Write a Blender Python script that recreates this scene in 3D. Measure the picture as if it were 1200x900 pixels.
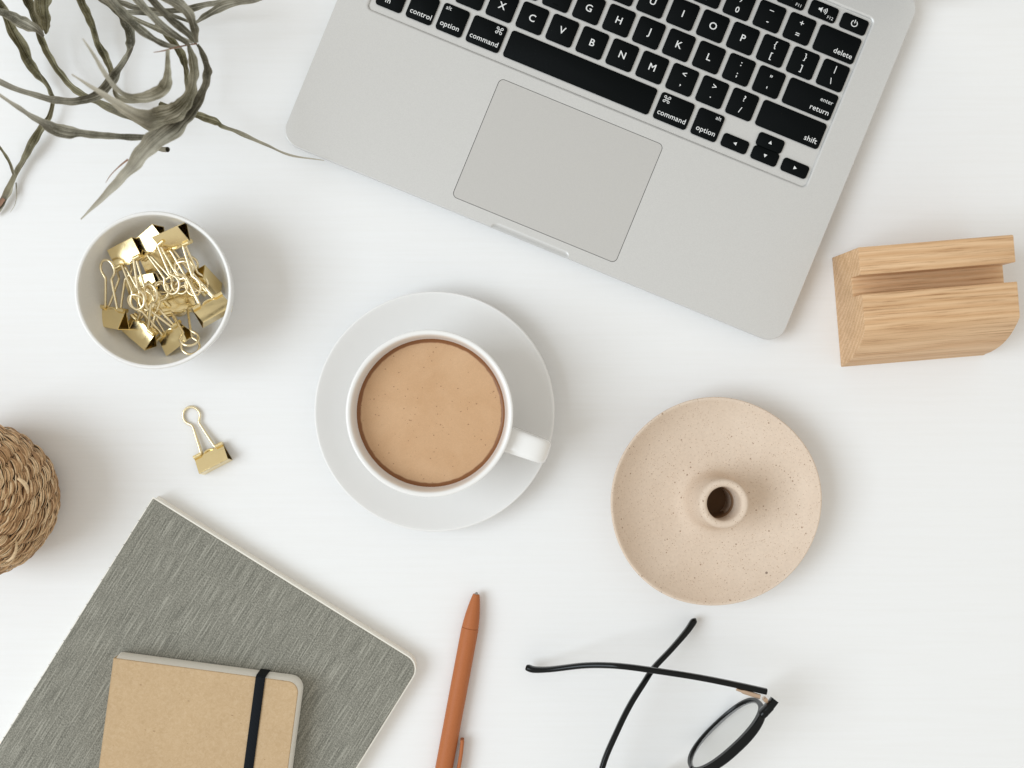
import bpy, math, random
from mathutils import Vector, Matrix, noise
from mathutils.geometry import tessellate_polygon

rad = math.radians
sin, cos, pi = math.sin, math.cos, math.pi
S = bpy.context.scene
C = S.collection
for o in list(bpy.data.objects):
    bpy.data.objects.remove(o)

# ------------------------------------------------------------------ camera
CAM_H = 0.75              # lens height above the table (m)
F_PX = 1478.0             # focal length in pixels of the 1200 px wide photograph
cam_data = bpy.data.cameras.new('camera')
cam = bpy.data.objects.new('camera', cam_data)
C.objects.link(cam)
cam.location = (0, 0, CAM_H)
cam.rotation_euler = (0, 0, 0)
cam_data.sensor_width = 36
cam_data.lens = F_PX / 1200 * 36
cam_data.clip_start = 0.01
cam_data.clip_end = 50
cam_data.dof.use_dof = True
cam_data.dof.focus_distance = CAM_H - 0.022
cam_data.dof.aperture_fstop = 7.1
S.camera = cam

# ------------------------------------------------------------------ light
world = bpy.data.worlds.new('World')
S.world = world
world.use_nodes = True
bg = world.node_tree.nodes['Background']
bg.inputs['Color'].default_value = (1.0, 0.963, 0.885, 1)
bg.inputs['Strength'].default_value = 0.735

def area(name, loc, target, sx, sy, power, col):
    d = bpy.data.lights.new(name, 'AREA')
    d.shape = 'RECTANGLE'; d.size = sx; d.size_y = sy
    d.energy = power; d.color = col
    o = bpy.data.objects.new(name, d); C.objects.link(o)
    o.location = loc
    o.rotation_euler = (Vector(target) - Vector(loc)).to_track_quat('-Z', 'Y').to_euler()
    return o
# the window to the left of the table
area('window_light', (-4.0, -0.59, 4.35), (0, 0, 0), 3.5, 3.5, 212, (0.80, 0.90, 1.0))

S.view_settings.view_transform = 'Standard'
S.view_settings.look = 'None'
S.view_settings.exposure = 0.02
S.view_settings.gamma = 1.0
S.view_settings.use_curve_mapping = False
S.render.resolution_x = 1024
S.render.resolution_y = 768

# ------------------------------------------------------------------ helpers
def P(px, py, zmm=0.0):
    """point at height zmm (mm) that stands at this place of the 1200x900 plan view"""
    z = zmm / 1000.0
    k = (CAM_H - z) / F_PX
    return Vector(((px - 600) * k, (450 - py) * k, z))

def px2m(w, zmm):
    return w * (CAM_H - zmm / 1000.0) / F_PX

MATS = {}
def new_mat(name):
    m = bpy.data.materials.new(name); m.use_nodes = True
    nt = m.node_tree
    b = nt.nodes['Principled BSDF']
    MATS[name] = m
    return m, nt, b

def N(nt, typ, **kw):
    n = nt.nodes.new(typ)
    for k, v in kw.items():
        if k in n.inputs:
            n.inputs[k].default_value = v
        else:
            setattr(n, k, v)
    return n

def L(nt, a, b):
    nt.links.new(a, b)

def ramp(nt, fac, stops):
    r = nt.nodes.new('ShaderNodeValToRGB')
    cr = r.color_ramp
    while len(cr.elements) < len(stops):
        cr.elements.new(0.5)
    for e, (p, c) in zip(cr.elements, stops):
        e.position = p
        e.color = (c[0], c[1], c[2], 1) if not isinstance(c, (int, float)) else (c, c, c, 1)
    L(nt, fac, r.inputs['Fac'])
    return r.outputs['Color']

def coords(nt, scale=(1, 1, 1), rot=(0, 0, 0), out='Object'):
    t = nt.nodes.new('ShaderNodeTexCoord')
    m = nt.nodes.new('ShaderNodeMapping')
    m.inputs['Scale'].default_value = scale
    m.inputs['Rotation'].default_value = rot
    L(nt, t.outputs[out], m.inputs['Vector'])
    return m.outputs['Vector']

def noise_tex(nt, vec, scale, detail=4, rough=0.55, dist=0.0):
    n = nt.nodes.new('ShaderNodeTexNoise')
    n.inputs['Scale'].default_value = scale
    n.inputs['Detail'].default_value = detail
    n.inputs['Roughness'].default_value = rough
    n.inputs['Distortion'].default_value = dist
    if vec is not None:
        L(nt, vec, n.inputs['Vector'])
    return n.outputs['Fac']

def mixc(nt, fac, a, b, mode='MIX'):
    m = nt.nodes.new('ShaderNodeMix'); m.data_type = 'RGBA'; m.blend_type = mode
    for sock, v in ((m.inputs[0], fac), (m.inputs[6], a), (m.inputs[7], b)):
        if isinstance(v, (int, float)):
            sock.default_value = v
        elif isinstance(v, tuple):
            sock.default_value = (v[0], v[1], v[2], 1)
        else:
            L(nt, v, sock)
    return m.outputs[2]

def math_n(nt, op, a, b=0.0, c=0.0):
    m = nt.nodes.new('ShaderNodeMath'); m.operation = op
    for i, v in enumerate((a, b, c)):
        if isinstance(v, (int, float)):
            m.inputs[i].default_value = v
        else:
            L(nt, v, m.inputs[i])
    return m.outputs[0]

def bump(nt, b, height, strength, dist=0.001, prev=None):
    n = nt.nodes.new('ShaderNodeBump')
    n.inputs['Strength'].default_value = strength
    n.inputs['Distance'].default_value = dist
    L(nt, height, n.inputs['Height'])
    if prev is not None:
        L(nt, prev, n.inputs['Normal'])
    L(nt, n.outputs['Normal'], b.inputs['Normal'])
    return n.outputs['Normal']

class MB:
    """collects verts/faces (metres) and links them as one mesh object"""
    def __init__(self):
        self.v = []; self.f = []; self.uv = None
    def add(self, verts, faces):
        o = len(self.v)
        self.v += [tuple(p) for p in verts]
        self.f += [tuple(i + o for i in f) for f in faces]
        return o
    def rings(self, rings, closed=True, cap0=True, cap1=True):
        n = len(rings[0]); o = len(self.v)
        for r in rings:
            self.v += [tuple(p) for p in r]
        for i in range(len(rings) - 1):
            for j in range(n if closed else n - 1):
                k = (j + 1) % n
                self.f.append((o + i*n + j, o + i*n + k, o + (i+1)*n + k, o + (i+1)*n + j))
        if cap0: self.f.append(tuple(o + j for j in range(n - 1, -1, -1)))
        if cap1: self.f.append(tuple(o + (len(rings)-1)*n + j for j in range(n)))
    def box(self, c, s, rot=None):
        x, y, z = (a / 2 for a in s)
        vs = [Vector(p) for p in ((-x,-y,-z),(x,-y,-z),(x,y,-z),(-x,y,-z),(-x,-y,z),(x,-y,z),(x,y,z),(-x,y,z))]
        if rot is not None: vs = [rot @ p for p in vs]
        vs = [p + Vector(c) for p in vs]
        self.add(vs, [(3,2,1,0),(4,5,6,7),(0,1,5,4),(1,2,6,5),(2,3,7,6),(3,0,4,7)])
    def lathe(self, prof, seg=96, center=(0,0,0), wob=None):
        cx, cy, cz = center
        rings = []
        for (r, z) in prof:
            ring = []
            for j in range(seg):
                a = 2*pi*j/seg
                rr = r; zz = z
                if wob: rr, zz = wob(r, z, a)
                ring.append((cx + rr*cos(a), cy + rr*sin(a), cz + zz))
            rings.append(ring)
        self.rings(rings)
    def tube(self, pts, radius, seg=10, caps=True, flat=None, up=None):
        """swept tube; radius number/list/(rw,rh) list; section is superellipse when flat is given"""
        n = len(pts); pts = [Vector(p) for p in pts]
        rings = []; prevs = None
        for i, p in enumerate(pts):
            t = (pts[min(i+1, n-1)] - pts[max(i-1, 0)]).normalized()
            if up is not None:
                s = t.cross(Vector(up)).normalized()
            elif prevs is None:
                a = Vector((0,0,1)) if abs(t.z) < 0.9 else Vector((1,0,0))
                s = t.cross(a).normalized()
            else:
                s = (prevs - t * prevs.dot(t)).normalized()
            prevs = s
            u = s.cross(t).normalized()
            r = radius[i] if isinstance(radius, (list, tuple)) else radius
            rw, rh = r if isinstance(r, (list, tuple)) else (r, r)
            e = flat if flat else 1.0
            ring = []
            for j in range(seg):
                a = 2*pi*j/seg
                ca, sa = cos(a), sin(a)
                ca = math.copysign(abs(ca)**e, ca); sa = math.copysign(abs(sa)**e, sa)
                ring.append(p + s*(ca*rw) + u*(sa*rh))
            rings.append(ring)
        self.rings(rings, cap0=caps, cap1=caps)
    def build(self, name, mat, parent=None, smooth=35, loc=None, world=False):
        verts = self.v
        if parent is not None and world:
            inv = TM[parent.name].inverted()
            verts = [tuple(inv @ Vector(p)) for p in verts]
        me = bpy.data.meshes.new(name)
        me.from_pydata(verts, [], self.f)
        if self.uv is not None:
            lay = me.uv_layers.new(name='UVMap')
            for poly in me.polygons:
                for li in poly.loop_indices:
                    lay.data[li].uv = self.uv[me.loops[li].vertex_index]
        finish(me, mat, smooth)
        return link(name, me, parent, loc)

def finish(me, mat, smooth=35):
    if mat is not None: me.materials.append(MATS[mat] if isinstance(mat, str) else mat)
    me.validate(); me.update()
    if smooth:
        me.polygons.foreach_set('use_smooth', [True]*len(me.polygons))
        me.set_sharp_from_angle(angle=rad(smooth))

def link(name, me, parent=None, loc=None):
    o = bpy.data.objects.new(name, me); C.objects.link(o)
    if parent is not None: o.parent = parent
    if loc is not None: o.location = loc
    return o

TM = {}
def tag(o, label, cat, group=None):
    o['label'] = label; o['category'] = cat
    if group: o['group'] = group
    return o

def thing(name, label, cat, loc=(0,0,0), rotz=0.0, group=None, mat=None):
    o = bpy.data.objects.new(name, None); C.objects.link(o)
    o.empty_display_size = 0.01
    if mat is None:
        mat = Matrix.Translation(Vector(loc)) @ Matrix.Rotation(rotz, 4, 'Z')
    o.matrix_world = mat
    TM[o.name] = mat
    return tag(o, label, cat, group)

def catmull(pts, sub=6):
    pts = [Vector(p) for p in pts]
    out = []
    n = len(pts)
    for i in range(n - 1):
        p0 = pts[i-1] if i > 0 else pts[i]*2 - pts[i+1]
        p1, p2 = pts[i], pts[i+1]
        p3 = pts[i+2] if i + 2 < n else pts[i+1]*2 - pts[i]
        for s in range(sub):
            t = s / sub
            out.append(0.5*((2*p1) + (p2-p0)*t + (2*p0-5*p1+4*p2-p3)*t*t + (3*p1-p0-3*p2+p3)*t*t*t))
    out.append(pts[-1])
    return out

def rrect(w, h, r, seg=6, cx=0.0, cy=0.0, radii=None):
    """rounded rectangle outline, counter-clockwise from the lower left; radii = (bl, br, tr, tl)"""
    rr = radii or (r, r, r, r)
    pts = []
    cs = [(-w/2, -h/2, pi, 0), (w/2, -h/2, 1.5*pi, 1), (w/2, h/2, 0, 2), (-w/2, h/2, 0.5*pi, 3)]
    for (x, y, a0, k) in cs:
        q = max(rr[k], 1e-5)
        ox = x + q if x < 0 else x - q
        oy = y + q if y < 0 else y - q
        for i in range(seg + 1):
            a = a0 + 0.5*pi*i/seg
            pts.append((cx + ox + q*cos(a), cy + oy + q*sin(a)))
    return pts

def plate(mb, w, h, r, prof, seg=6, cx=0.0, cy=0.0, radii=None):
    """solid with a rounded-rectangle outline; prof = [(inset, z), ...] from bottom to top"""
    rings = []
    for (i, z) in prof:
        rr = None if radii is None else tuple(max(q - i, 1e-5) for q in radii)
        rings.append([(x, y, z) for x, y in rrect(w-2*i, h-2*i, max(r-i, 1e-5), seg, cx, cy, rr)])
    mb.rings(rings)

# ------------------------------------------------------------------ materials
def simple(name, col, rough=0.5, metal=0.0, spec=0.5, coat=0.0):
    m, nt, b = new_mat(name)
    b.inputs['Base Color'].default_value = (*col, 1)
    b.inputs['Roughness'].default_value = rough
    b.inputs['Metallic'].default_value = metal
    b.inputs['Specular IOR Level'].default_value = spec
    b.inputs['Coat Weight'].default_value = coat
    return m, nt, b

# white painted table with a faint lengthwise grain
m, nt, b = simple('table_paint', (0.82, 0.82, 0.815), 0.6, spec=0.12)
v = coords(nt, (2.2, 60, 60))
g1 = noise_tex(nt, v, 7.0, 6, 0.62)
v2 = coords(nt, (1, 1.6, 1))
g2 = noise_tex(nt, v2, 900, 3, 0.6)
g3 = noise_tex(nt, coords(nt, (1, 1, 1)), 5.0, 3, 0.5)
c1 = ramp(nt, g1, [(0.25, (0.805, 0.80, 0.79)), (0.6, (0.826, 0.826, 0.824))])
c2 = mixc(nt, math_n(nt, 'MULTIPLY', g3, 0.5), c1, (0.815, 0.82, 0.823))
vo = N(nt, 'ShaderNodeTexVoronoi', Scale=26.0); L(nt, coords(nt), vo.inputs['Vector'])
spk = ramp(nt, vo.outputs['Distance'], [(0.016, 1.0), (0.026, 0.0)])
wn = N(nt, 'ShaderNodeTexWhiteNoise'); L(nt, vo.outputs['Position'], wn.inputs['Vector'])
sp2 = math_n(nt, 'MULTIPLY', spk, math_n(nt, 'GREATER_THAN', wn.outputs['Value'], 0.86))
c3 = mixc(nt, math_n(nt, 'MULTIPLY', sp2, 0.30), c2, (0.42, 0.38, 0.33))
L(nt, c3, b.inputs['Base Color'])
hh = math_n(nt, 'ADD', math_n(nt, 'MULTIPLY', g1, 0.9), math_n(nt, 'MULTIPLY', g2, 0.35))
bump(nt, b, hh, 0.11, 0.0006)

# laptop
m, nt, b = simple('aluminium', (0.62, 0.615, 0.60), 0.42, metal=0.35, spec=0.4)
g = noise_tex(nt, coords(nt), 2600, 2, 0.6)
bump(nt, b, g, 0.10, 0.0002)
c = ramp(nt, noise_tex(nt, coords(nt), 1800, 2, 0.5), [(0.3, (0.62, 0.616, 0.602)), (0.7, (0.66, 0.657, 0.642))])
L(nt, c, b.inputs['Base Color'])
m, nt, b = simple('trackpad_glass', (0.57, 0.56, 0.54), 0.36, metal=0.25, spec=0.45)
c = ramp(nt, noise_tex(nt, coords(nt), 2200, 2, 0.5), [(0.3, (0.555, 0.545, 0.525)), (0.7, (0.585, 0.575, 0.555))])
L(nt, c, b.inputs['Base Color'])
simple('seam_dark', (0.05, 0.045, 0.035), 0.6)
m, nt, b = simple('key_plastic', (0.0032, 0.0042, 0.0045), 0.5, spec=0.05)
g = noise_tex(nt, coords(nt), 700, 3, 0.6)
L(nt, ramp(nt, g, [(0.3, 0.44), (0.75, 0.58)]), b.inputs['Roughness'])
bump(nt, b, noise_tex(nt, coords(nt), 4000, 2, 0.5), 0.06, 0.0001)
simple('legend_white', (0.80, 0.81, 0.80), 0.5)
simple('rubber_black', (0.012, 0.012, 0.012), 0.7)
simple('screen_glass', (0.006, 0.006, 0.007), 0.06)

# ceramics
m, nt, b = simple('glazed_white', (0.84, 0.835, 0.82), 0.20, spec=0.5)
bump(nt, b, noise_tex(nt, coords(nt), 60, 2, 0.5), 0.02, 0.001)
m, nt, b = simple('saucer_white', (0.81, 0.805, 0.795), 0.32, spec=0.4)
bump(nt, b, noise_tex(nt, coords(nt), 60, 2, 0.5), 0.02, 0.001)
m, nt, b = simple('bowl_white', (0.72, 0.715, 0.70), 0.34, spec=0.45)
# hair scratches in the bowl glaze
sc = noise_tex(nt, coords(nt, (1, 1, 1)), 900, 2, 0.5)
c = ramp(nt, sc, [(0.35, (0.82, 0.815, 0.80)), (0.65, (0.85, 0.845, 0.83))])
L(nt, c, b.inputs['Base Color'])

m, nt, b = simple('coffee', (0.50, 0.30, 0.16), 0.28, spec=0.25)
tc = nt.nodes.new('ShaderNodeTexCoord')
sep = nt.nodes.new('ShaderNodeSeparateXYZ'); L(nt, tc.outputs['Object'], sep.inputs[0])
r2 = math_n(nt, 'SQRT', math_n(nt, 'ADD', math_n(nt, 'MULTIPLY', sep.outputs['X'], sep.outputs['X']),
                                math_n(nt, 'MULTIPLY', sep.outputs['Y'], sep.outputs['Y'])))
foam = ramp(nt, noise_tex(nt, coords(nt), 38, 5, 0.6, 0.4), [(0.3, (0.575, 0.352, 0.192)), (0.7, (0.645, 0.418, 0.245))])
fine = ramp(nt, noise_tex(nt, coords(nt), 1500, 3, 0.6), [(0.3, (0.90, 0.90, 0.90)), (0.7, (1, 1, 1))])
foam = mixc(nt, 1.0, foam, fine, 'MULTIPLY')
vo = N(nt, 'ShaderNodeTexVoronoi', Scale=620.0); L(nt, coords(nt, (1, 1.3, 1), (0, 0, 0.5)), vo.inputs['Vector'])
wn = N(nt, 'ShaderNodeTexWhiteNoise'); L(nt, vo.outputs['Position'], wn.inputs['Vector'])
lim = math_n(nt, 'MULTIPLY', math_n(nt, 'POWER', wn.outputs['Value'], 7.0), 0.30)
dot = math_n(nt, 'LESS_THAN', vo.outputs['Distance'], lim)
foam = mixc(nt, math_n(nt, 'MULTIPLY', dot, 0.62), foam, (0.20, 0.085, 0.035))
rn = math_n(nt, 'ADD', r2, math_n(nt, 'MULTIPLY', math_n(nt, 'SUBTRACT', noise_tex(nt, coords(nt), 180, 3), 0.5), 0.0012))
mr = N(nt, 'ShaderNodeMapRange'); L(nt, rn, mr.inputs[0])
for i_, v_ in ((1, 0.0387), (2, 0.0394), (3, 0.0), (4, 1.0)): mr.inputs[i_].default_value = v_
edge = mr.outputs[0]
L(nt, mixc(nt, edge, foam, (0.235, 0.098, 0.038)), b.inputs['Base Color'])
bump(nt, b, noise_tex(nt, coords(nt), 900, 3), 0.08, 0.0002)

m, nt, b = simple('speckled_clay', (0.60, 0.47, 0.36), 0.75, spec=0.25)
base = ramp(nt, noise_tex(nt, coords(nt), 22, 5, 0.6), [(0.3, (0.665, 0.535, 0.42)), (0.7, (0.73, 0.605, 0.49))])
fine = ramp(nt, noise_tex(nt, coords(nt), 700, 3, 0.6), [(0.3, (0.93, 0.93, 0.93)), (0.65, (1, 1, 1))])
base = mixc(nt, 1.0, base, fine, 'MULTIPLY')
for sc_, mx, pw, col in ((1250.0, 0.40, 3.0, (0.42, 0.28, 0.18)), (600.0, 0.34, 10.0, (0.26, 0.15, 0.09)), (110.0, 0.09, 16.0, (0.09, 0.055, 0.04))):
    vo = N(nt, 'ShaderNodeTexVoronoi', Scale=sc_); L(nt, coords(nt), vo.inputs['Vector'])
    wn = N(nt, 'ShaderNodeTexWhiteNoise'); L(nt, vo.outputs['Position'], wn.inputs['Vector'])
    lim = math_n(nt, 'MULTIPLY', math_n(nt, 'POWER', wn.outputs['Value'], pw), mx)
    d = math_n(nt, 'LESS_THAN', vo.outputs['Distance'], lim)
    base = mixc(nt, math_n(nt, 'MULTIPLY', d, 0.7), base, col)
L(nt, base, b.inputs['Base Color'])
bump(nt, b, noise_tex(nt, coords(nt), 420, 4, 0.6), 0.22, 0.0004)

simple('shaded_clay', (0.27, 0.165, 0.095), 0.85, spec=0.1)  # shade deep in the candle hole, painted as a darker clay tone
# gold clips
m, nt, b = simple('gold', (0.86, 0.71, 0.40), 0.20, metal=1.0)
L(nt, ramp(nt, noise_tex(nt, coords(nt), 260, 3), [(0.3, 0.13), (0.7, 0.24)]), b.inputs['Roughness'])
bump(nt, b, noise_tex(nt, coords(nt), 140, 1), 0.05, 0.0004)
simple('gold_wire', (0.90, 0.78, 0.53), 0.24, metal=1.0)

# oak
m, nt, b = simple('oak', (0.6, 0.4, 0.22), 0.55, spec=0.3)
tc = nt.nodes.new('ShaderNodeTexCoord')
sep = nt.nodes.new('ShaderNodeSeparateXYZ'); L(nt, tc.outputs['Object'], sep.inputs[0])
warp = noise_tex(nt, coords(nt, (4, 22, 22)), 1.0, 3, 0.5)
ringpos = math_n(nt, 'ADD', math_n(nt, 'ADD', math_n(nt, 'MULTIPLY', sep.outputs['Y'], 560.0),
                 math_n(nt, 'MULTIPLY', sep.outputs['Z'], -330.0)), math_n(nt, 'MULTIPLY', warp, 9.0))
rings_ = math_n(nt, 'FRACT', math_n(nt, 'MULTIPLY', ringpos, 0.42))
ringc = ramp(nt, rings_, [(0.0, (0.64, 0.40, 0.215)), (0.55, (0.745, 0.515, 0.31)), (0.92, (0.66, 0.425, 0.235)), (1.0, (0.64, 0.40, 0.215))])
fib = noise_tex(nt, coords(nt, (30, 1050, 1050)), 1.0, 4, 0.65)
fibc = ramp(nt, fib, [(0.32, (0.62, 0.53, 0.45)), (0.46, (0.94, 0.92, 0.90)), (0.7, (1.07, 1.07, 1.07))])
wc = mixc(nt, 1.0, ringc, fibc, 'MULTIPLY')
big = ramp(nt, noise_tex(nt, coords(nt, (9, 130, 130)), 1.0, 3, 0.5), [(0.35, (0.90, 0.87, 0.83)), (0.6, (1, 1, 1))])
wc = mixc(nt, 1.0, wc, big, 'MULTIPLY')
L(nt, wc, b.inputs['Base Color'])
bump(nt, b, fib, 0.25, 0.0004)

# notebooks
m, nt, b = simple('page_cream', (0.72, 0.685, 0.605), 0.8, spec=0.2)
st = noise_tex(nt, coords(nt, (3, 3, 900)), 3.0, 2)
L(nt, ramp(nt, st, [(0.3, (0.88, 0.85, 0.77)), (0.7, (0.93, 0.90, 0.83))]), b.inputs['Base Color'])
bump(nt, b, st, 0.3, 0.0005)
m, nt, b = simple('kraft', (0.50, 0.335, 0.20), 0.8, spec=0.2)
f1 = noise_tex(nt, coords(nt, (1, 1, 1)), 480, 5, 0.7, 1.2)
f2 = noise_tex(nt, coords(nt, (1, 1, 1)), 30, 4, 0.6)
c = ramp(nt, f1, [(0.28, (0.47, 0.33, 0.185)), (0.5, (0.53, 0.38, 0.225)), (0.75, (0.585, 0.44, 0.28))])
c = mixc(nt, 1.0, c, ramp(nt, f2, [(0.3, (0.95, 0.94, 0.93)), (0.7, (1.03, 1.03, 1.03))]), 'MULTIPLY')
vo = N(nt, 'ShaderNodeTexVoronoi', Scale=240.0); L(nt, coords(nt, (1, 2.2, 1), (0, 0, 0.6)), vo.inputs['Vector'])
wn = N(nt, 'ShaderNodeTexWhiteNoise'); L(nt, vo.outputs['Position'], wn.inputs['Vector'])
d = math_n(nt, 'LESS_THAN', vo.outputs['Distance'], math_n(nt, 'MULTIPLY', math_n(nt, 'POWER', wn.outputs['Value'], 9.0), 0.22))
c = mixc(nt, math_n(nt, 'MULTIPLY', d, 0.55), c, (0.25, 0.14, 0.07))
L(nt, c, b.inputs['Base Color'])
bump(nt, b, f1, 0.18, 0.0002)

m, nt, b = simple('sage_cloth', (0.18, 0.185, 0.155), 0.9, spec=0.15)
s1 = noise_tex(nt, coords(nt, (1250, 50, 1)), 1.0, 1, 0.5)
s2 = noise_tex(nt, coords(nt, (1000, 620, 1), (0, 0, rad(4))), 1.6, 1, 0.5)
s3 = noise_tex(nt, coords(nt, (300, 14, 1), (0, 0, rad(-3))), 1.0, 2, 0.5)
c = ramp(nt, s2, [(0.30, (0.136, 0.134, 0.112)), (0.50, (0.230, 0.224, 0.190)), (0.70, (0.327, 0.318, 0.273))])
c = mixc(nt, ramp(nt, s3, [(0.35, 0.0), (0.75, 0.25)]), c, (0.305, 0.30, 0.255))
c = mixc(nt, ramp(nt, s1, [(0.56, 0.0), (0.70, 0.5)]), c, (0.46, 0.45, 0.39))
c = mixc(nt, ramp(nt, s1, [(0.33, 0.45), (0.44, 0.0)]), c, (0.10, 0.10, 0.082))
L(nt, c, b.inputs['Base Color'])
bump(nt, b, math_n(nt, 'ADD', math_n(nt, 'MULTIPLY', s1, 0.6), math_n(nt, 'MULTIPLY', s2, 0.5)), 0.45, 0.0005)
b.inputs['Sheen Weight'].default_value = 0.15

m, nt, b = simple('elastic', (0.007, 0.009, 0.012), 0.8, spec=0.15)
w1 = nt.nodes.new('ShaderNodeTexWave'); w1.wave_type = 'BANDS'; w1.bands_direction = 'DIAGONAL'
w1.inputs['Scale'].default_value = 260.0; L(nt, coords(nt), w1.inputs['Vector'])
bump(nt, b, w1.outputs['Fac'], 0.2, 0.0004)

# pen
m, nt, b = simple('terracotta_plastic', (0.43, 0.15, 0.05), 0.5, spec=0.18)
g = noise_tex(nt, coords(nt), 1500, 2)
L(nt, ramp(nt, g, [(0.3, (0.41, 0.135, 0.048)), (0.7, (0.445, 0.15, 0.056))]), b.inputs['Base Color'])
bump(nt, b, g, 0.1, 0.0002)
simple('pen_tip_metal', (0.35, 0.33, 0.30), 0.35, metal=1.0)

# glasses
simple('acetate_black', (0.003, 0.0038, 0.004), 0.10, spec=0.24)
simple('rose_metal', (0.62, 0.46, 0.34), 0.28, metal=1.0)
m, nt, b = new_mat('lens_glass')
tr = nt.nodes.new('ShaderNodeBsdfTransparent'); tr.inputs['Color'].default_value = (0.985, 0.99, 0.982, 1)
gl = nt.nodes.new('ShaderNodeBsdfGlossy'); gl.inputs['Roughness'].default_value = 0.02
fr = nt.nodes.new('ShaderNodeFresnel'); fr.inputs['IOR'].default_value = 1.45
mx = nt.nodes.new('ShaderNodeMixShader')
L(nt, math_n(nt, 'MULTIPLY', fr.outputs[0], 0.4), mx.inputs[0]); L(nt, tr.outputs[0], mx.inputs[1]); L(nt, gl.outputs[0], mx.inputs[2])
L(nt, mx.outputs[0], nt.nodes['Material Output'].inputs['Surface'])

# basket
m, nt, b = simple('rush', (0.42, 0.29, 0.17), 0.6, spec=0.3)
oi = nt.nodes.new('ShaderNodeNewGeometry')
rr_ = ramp(nt, oi.outputs['Random Per Island'], [(0.0, (0.25, 0.125, 0.052)), (0.3, (0.53, 0.315, 0.155)), (0.65, (0.72, 0.48, 0.265)), (1.0, (0.87, 0.67, 0.43))])
fb = ramp(nt, noise_tex(nt, coords(nt, (1, 1, 1)), 420, 3, 0.6), [(0.3, (0.72, 0.70, 0.66)), (0.65, (1.05, 1.05, 1.05))])
L(nt, mixc(nt, 1.0, rr_, fb, 'MULTIPLY'), b.inputs['Base Color'])
bump(nt, b, noise_tex(nt, coords(nt), 900, 3), 0.25, 0.0004)
simple('rush_core', (0.07, 0.04, 0.02), 0.8)

# plant: u across the leaf, v along it (0 at the base, 1 at the dry tip)
def leaf_mat(name, dark, mid, pale):
    m, nt, b = simple(name, mid, 0.7, spec=0.25)
    t = nt.nodes.new('ShaderNodeUVMap')
    mp = nt.nodes.new('ShaderNodeMapping'); mp.inputs['Scale'].default_value = (9, 1.2, 1)
    L(nt, t.outputs[0], mp.inputs['Vector'])
    st = noise_tex(nt, mp.outputs['Vector'], 3.0, 4, 0.6)
    spk = noise_tex(nt, coords(nt), 1100, 3, 0.65)
    blot = noise_tex(nt, coords(nt), 90, 3, 0.55)
    base = ramp(nt, math_n(nt, 'ADD', math_n(nt, 'MULTIPLY', st, 0.6), math_n(nt, 'MULTIPLY', blot, 0.4)),
                [(0.43, dark), (0.51, mid), (0.61, pale)])
    base = mixc(nt, ramp(nt, spk, [(0.52, 0.0), (0.75, 0.6)]), base, (0.34, 0.33, 0.28))
    sp = nt.nodes.new('ShaderNodeSeparateXYZ'); L(nt, t.outputs[0], sp.inputs[0])
    mg = math_n(nt, 'ABSOLUTE', math_n(nt, 'SUBTRACT', sp.outputs['X'], 0.5))
    base = mixc(nt, ramp(nt, mg, [(0.40, 0.0), (0.5, 0.65)]), base, (0.42, 0.39, 0.29))
    base = mixc(nt, ramp(nt, mg, [(0.015, 0.5), (0.09, 0.0)]), base, dark)
    tipf = ramp(nt, sp.outputs['Y'], [(0.50, 0.0), (0.95, 0.85)])
    base = mixc(nt, tipf, base, (0.70, 0.65, 0.54))
    L(nt, base, b.inputs['Base Color'])
    bump(nt, b, st, 0.7, 0.001)
leaf_mat('leaf_olive', (0.055, 0.048, 0.020), (0.21, 0.19, 0.105), (0.45, 0.42, 0.285))
leaf_mat('leaf_grey', (0.065, 0.059, 0.038), (0.215, 0.20, 0.148), (0.44, 0.415, 0.335))
leaf_mat('leaf_pale', (0.09, 0.08, 0.046), (0.285, 0.262, 0.185), (0.56, 0.525, 0.42))
simple('leaf_rust', (0.27, 0.155, 0.10), 0.8)
simple('stem_dark', (0.20, 0.18, 0.13), 0.8)

# ------------------------------------------------------------------ table (the setting)
mb = MB()
plate(mb, 1.7, 1.3, 0.012, [(0.002, -0.028), (0, -0.026), (0, -0.002), (0.0006, -0.0006), (0.002, 0.0)], seg=5)
table = mb.build('table_top', 'table_paint')
table['kind'] = 'structure'

# ------------------------------------------------------------------ laptop
MM = 0.001
LAP_ANG = -22.3
LX, LY = 51.8, 25.8           # body centre in keyboard coordinates (mm from the trackpad's upper left corner)
o0 = P(588, 89.5, 13)
rl = Matrix.Rotation(rad(LAP_ANG), 4, 'Z')
lc = o0 + (rl @ Vector((LX*MM, LY*MM, 0)))
lap = thing('laptop', 'open silver laptop with black lettered keys and a wide trackpad', 'laptop', (lc.x, lc.y, 0), rad(LAP_ANG))
def lk(u, v, z=0.0):
    return ((u - LX)*MM, (v - LY)*MM, z*MM)
BW, BH, TOP = 315.6, 219.0, 13.0
def body_outline(inset, notch):
    w, h, r = BW - 2*inset, BH - 2*inset, 10.5 - inset
    pts = []
    base = rrect(w, h, r, 8)
    # lower left corner, then a subdivided front edge with the thumb scoop, then the rest
    pts += base[:9]
    x0, x1 = base[8][0], base[9][0]
    xs = []
    nb = 60
    for i in range(1, nb):
        t = i/nb
        xs.append(x0 + (x1-x0)*t)
    sc = 24.3
    extra = [-sc + 3.2*(1 - cos(i/10*pi/2)) for i in range(11)]
    allx = [x for x in xs if abs(x) > sc + 0.8] + extra + [-e for e in extra] + [x for x in xs if abs(x) < sc - 4]
    for x in sorted(allx):
        d = 0.0
        if abs(x) <= sc:
            e = min(1.0, (sc - abs(x))/3.2)
            d = notch*math.sqrt(max(0, 1 - (1-e)**2))
        pts.append((x, base[8][1] + d))
    pts += base[9:]
    return [(x*MM, y*MM) for x, y in pts]
mb = MB()
rings = []
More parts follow.
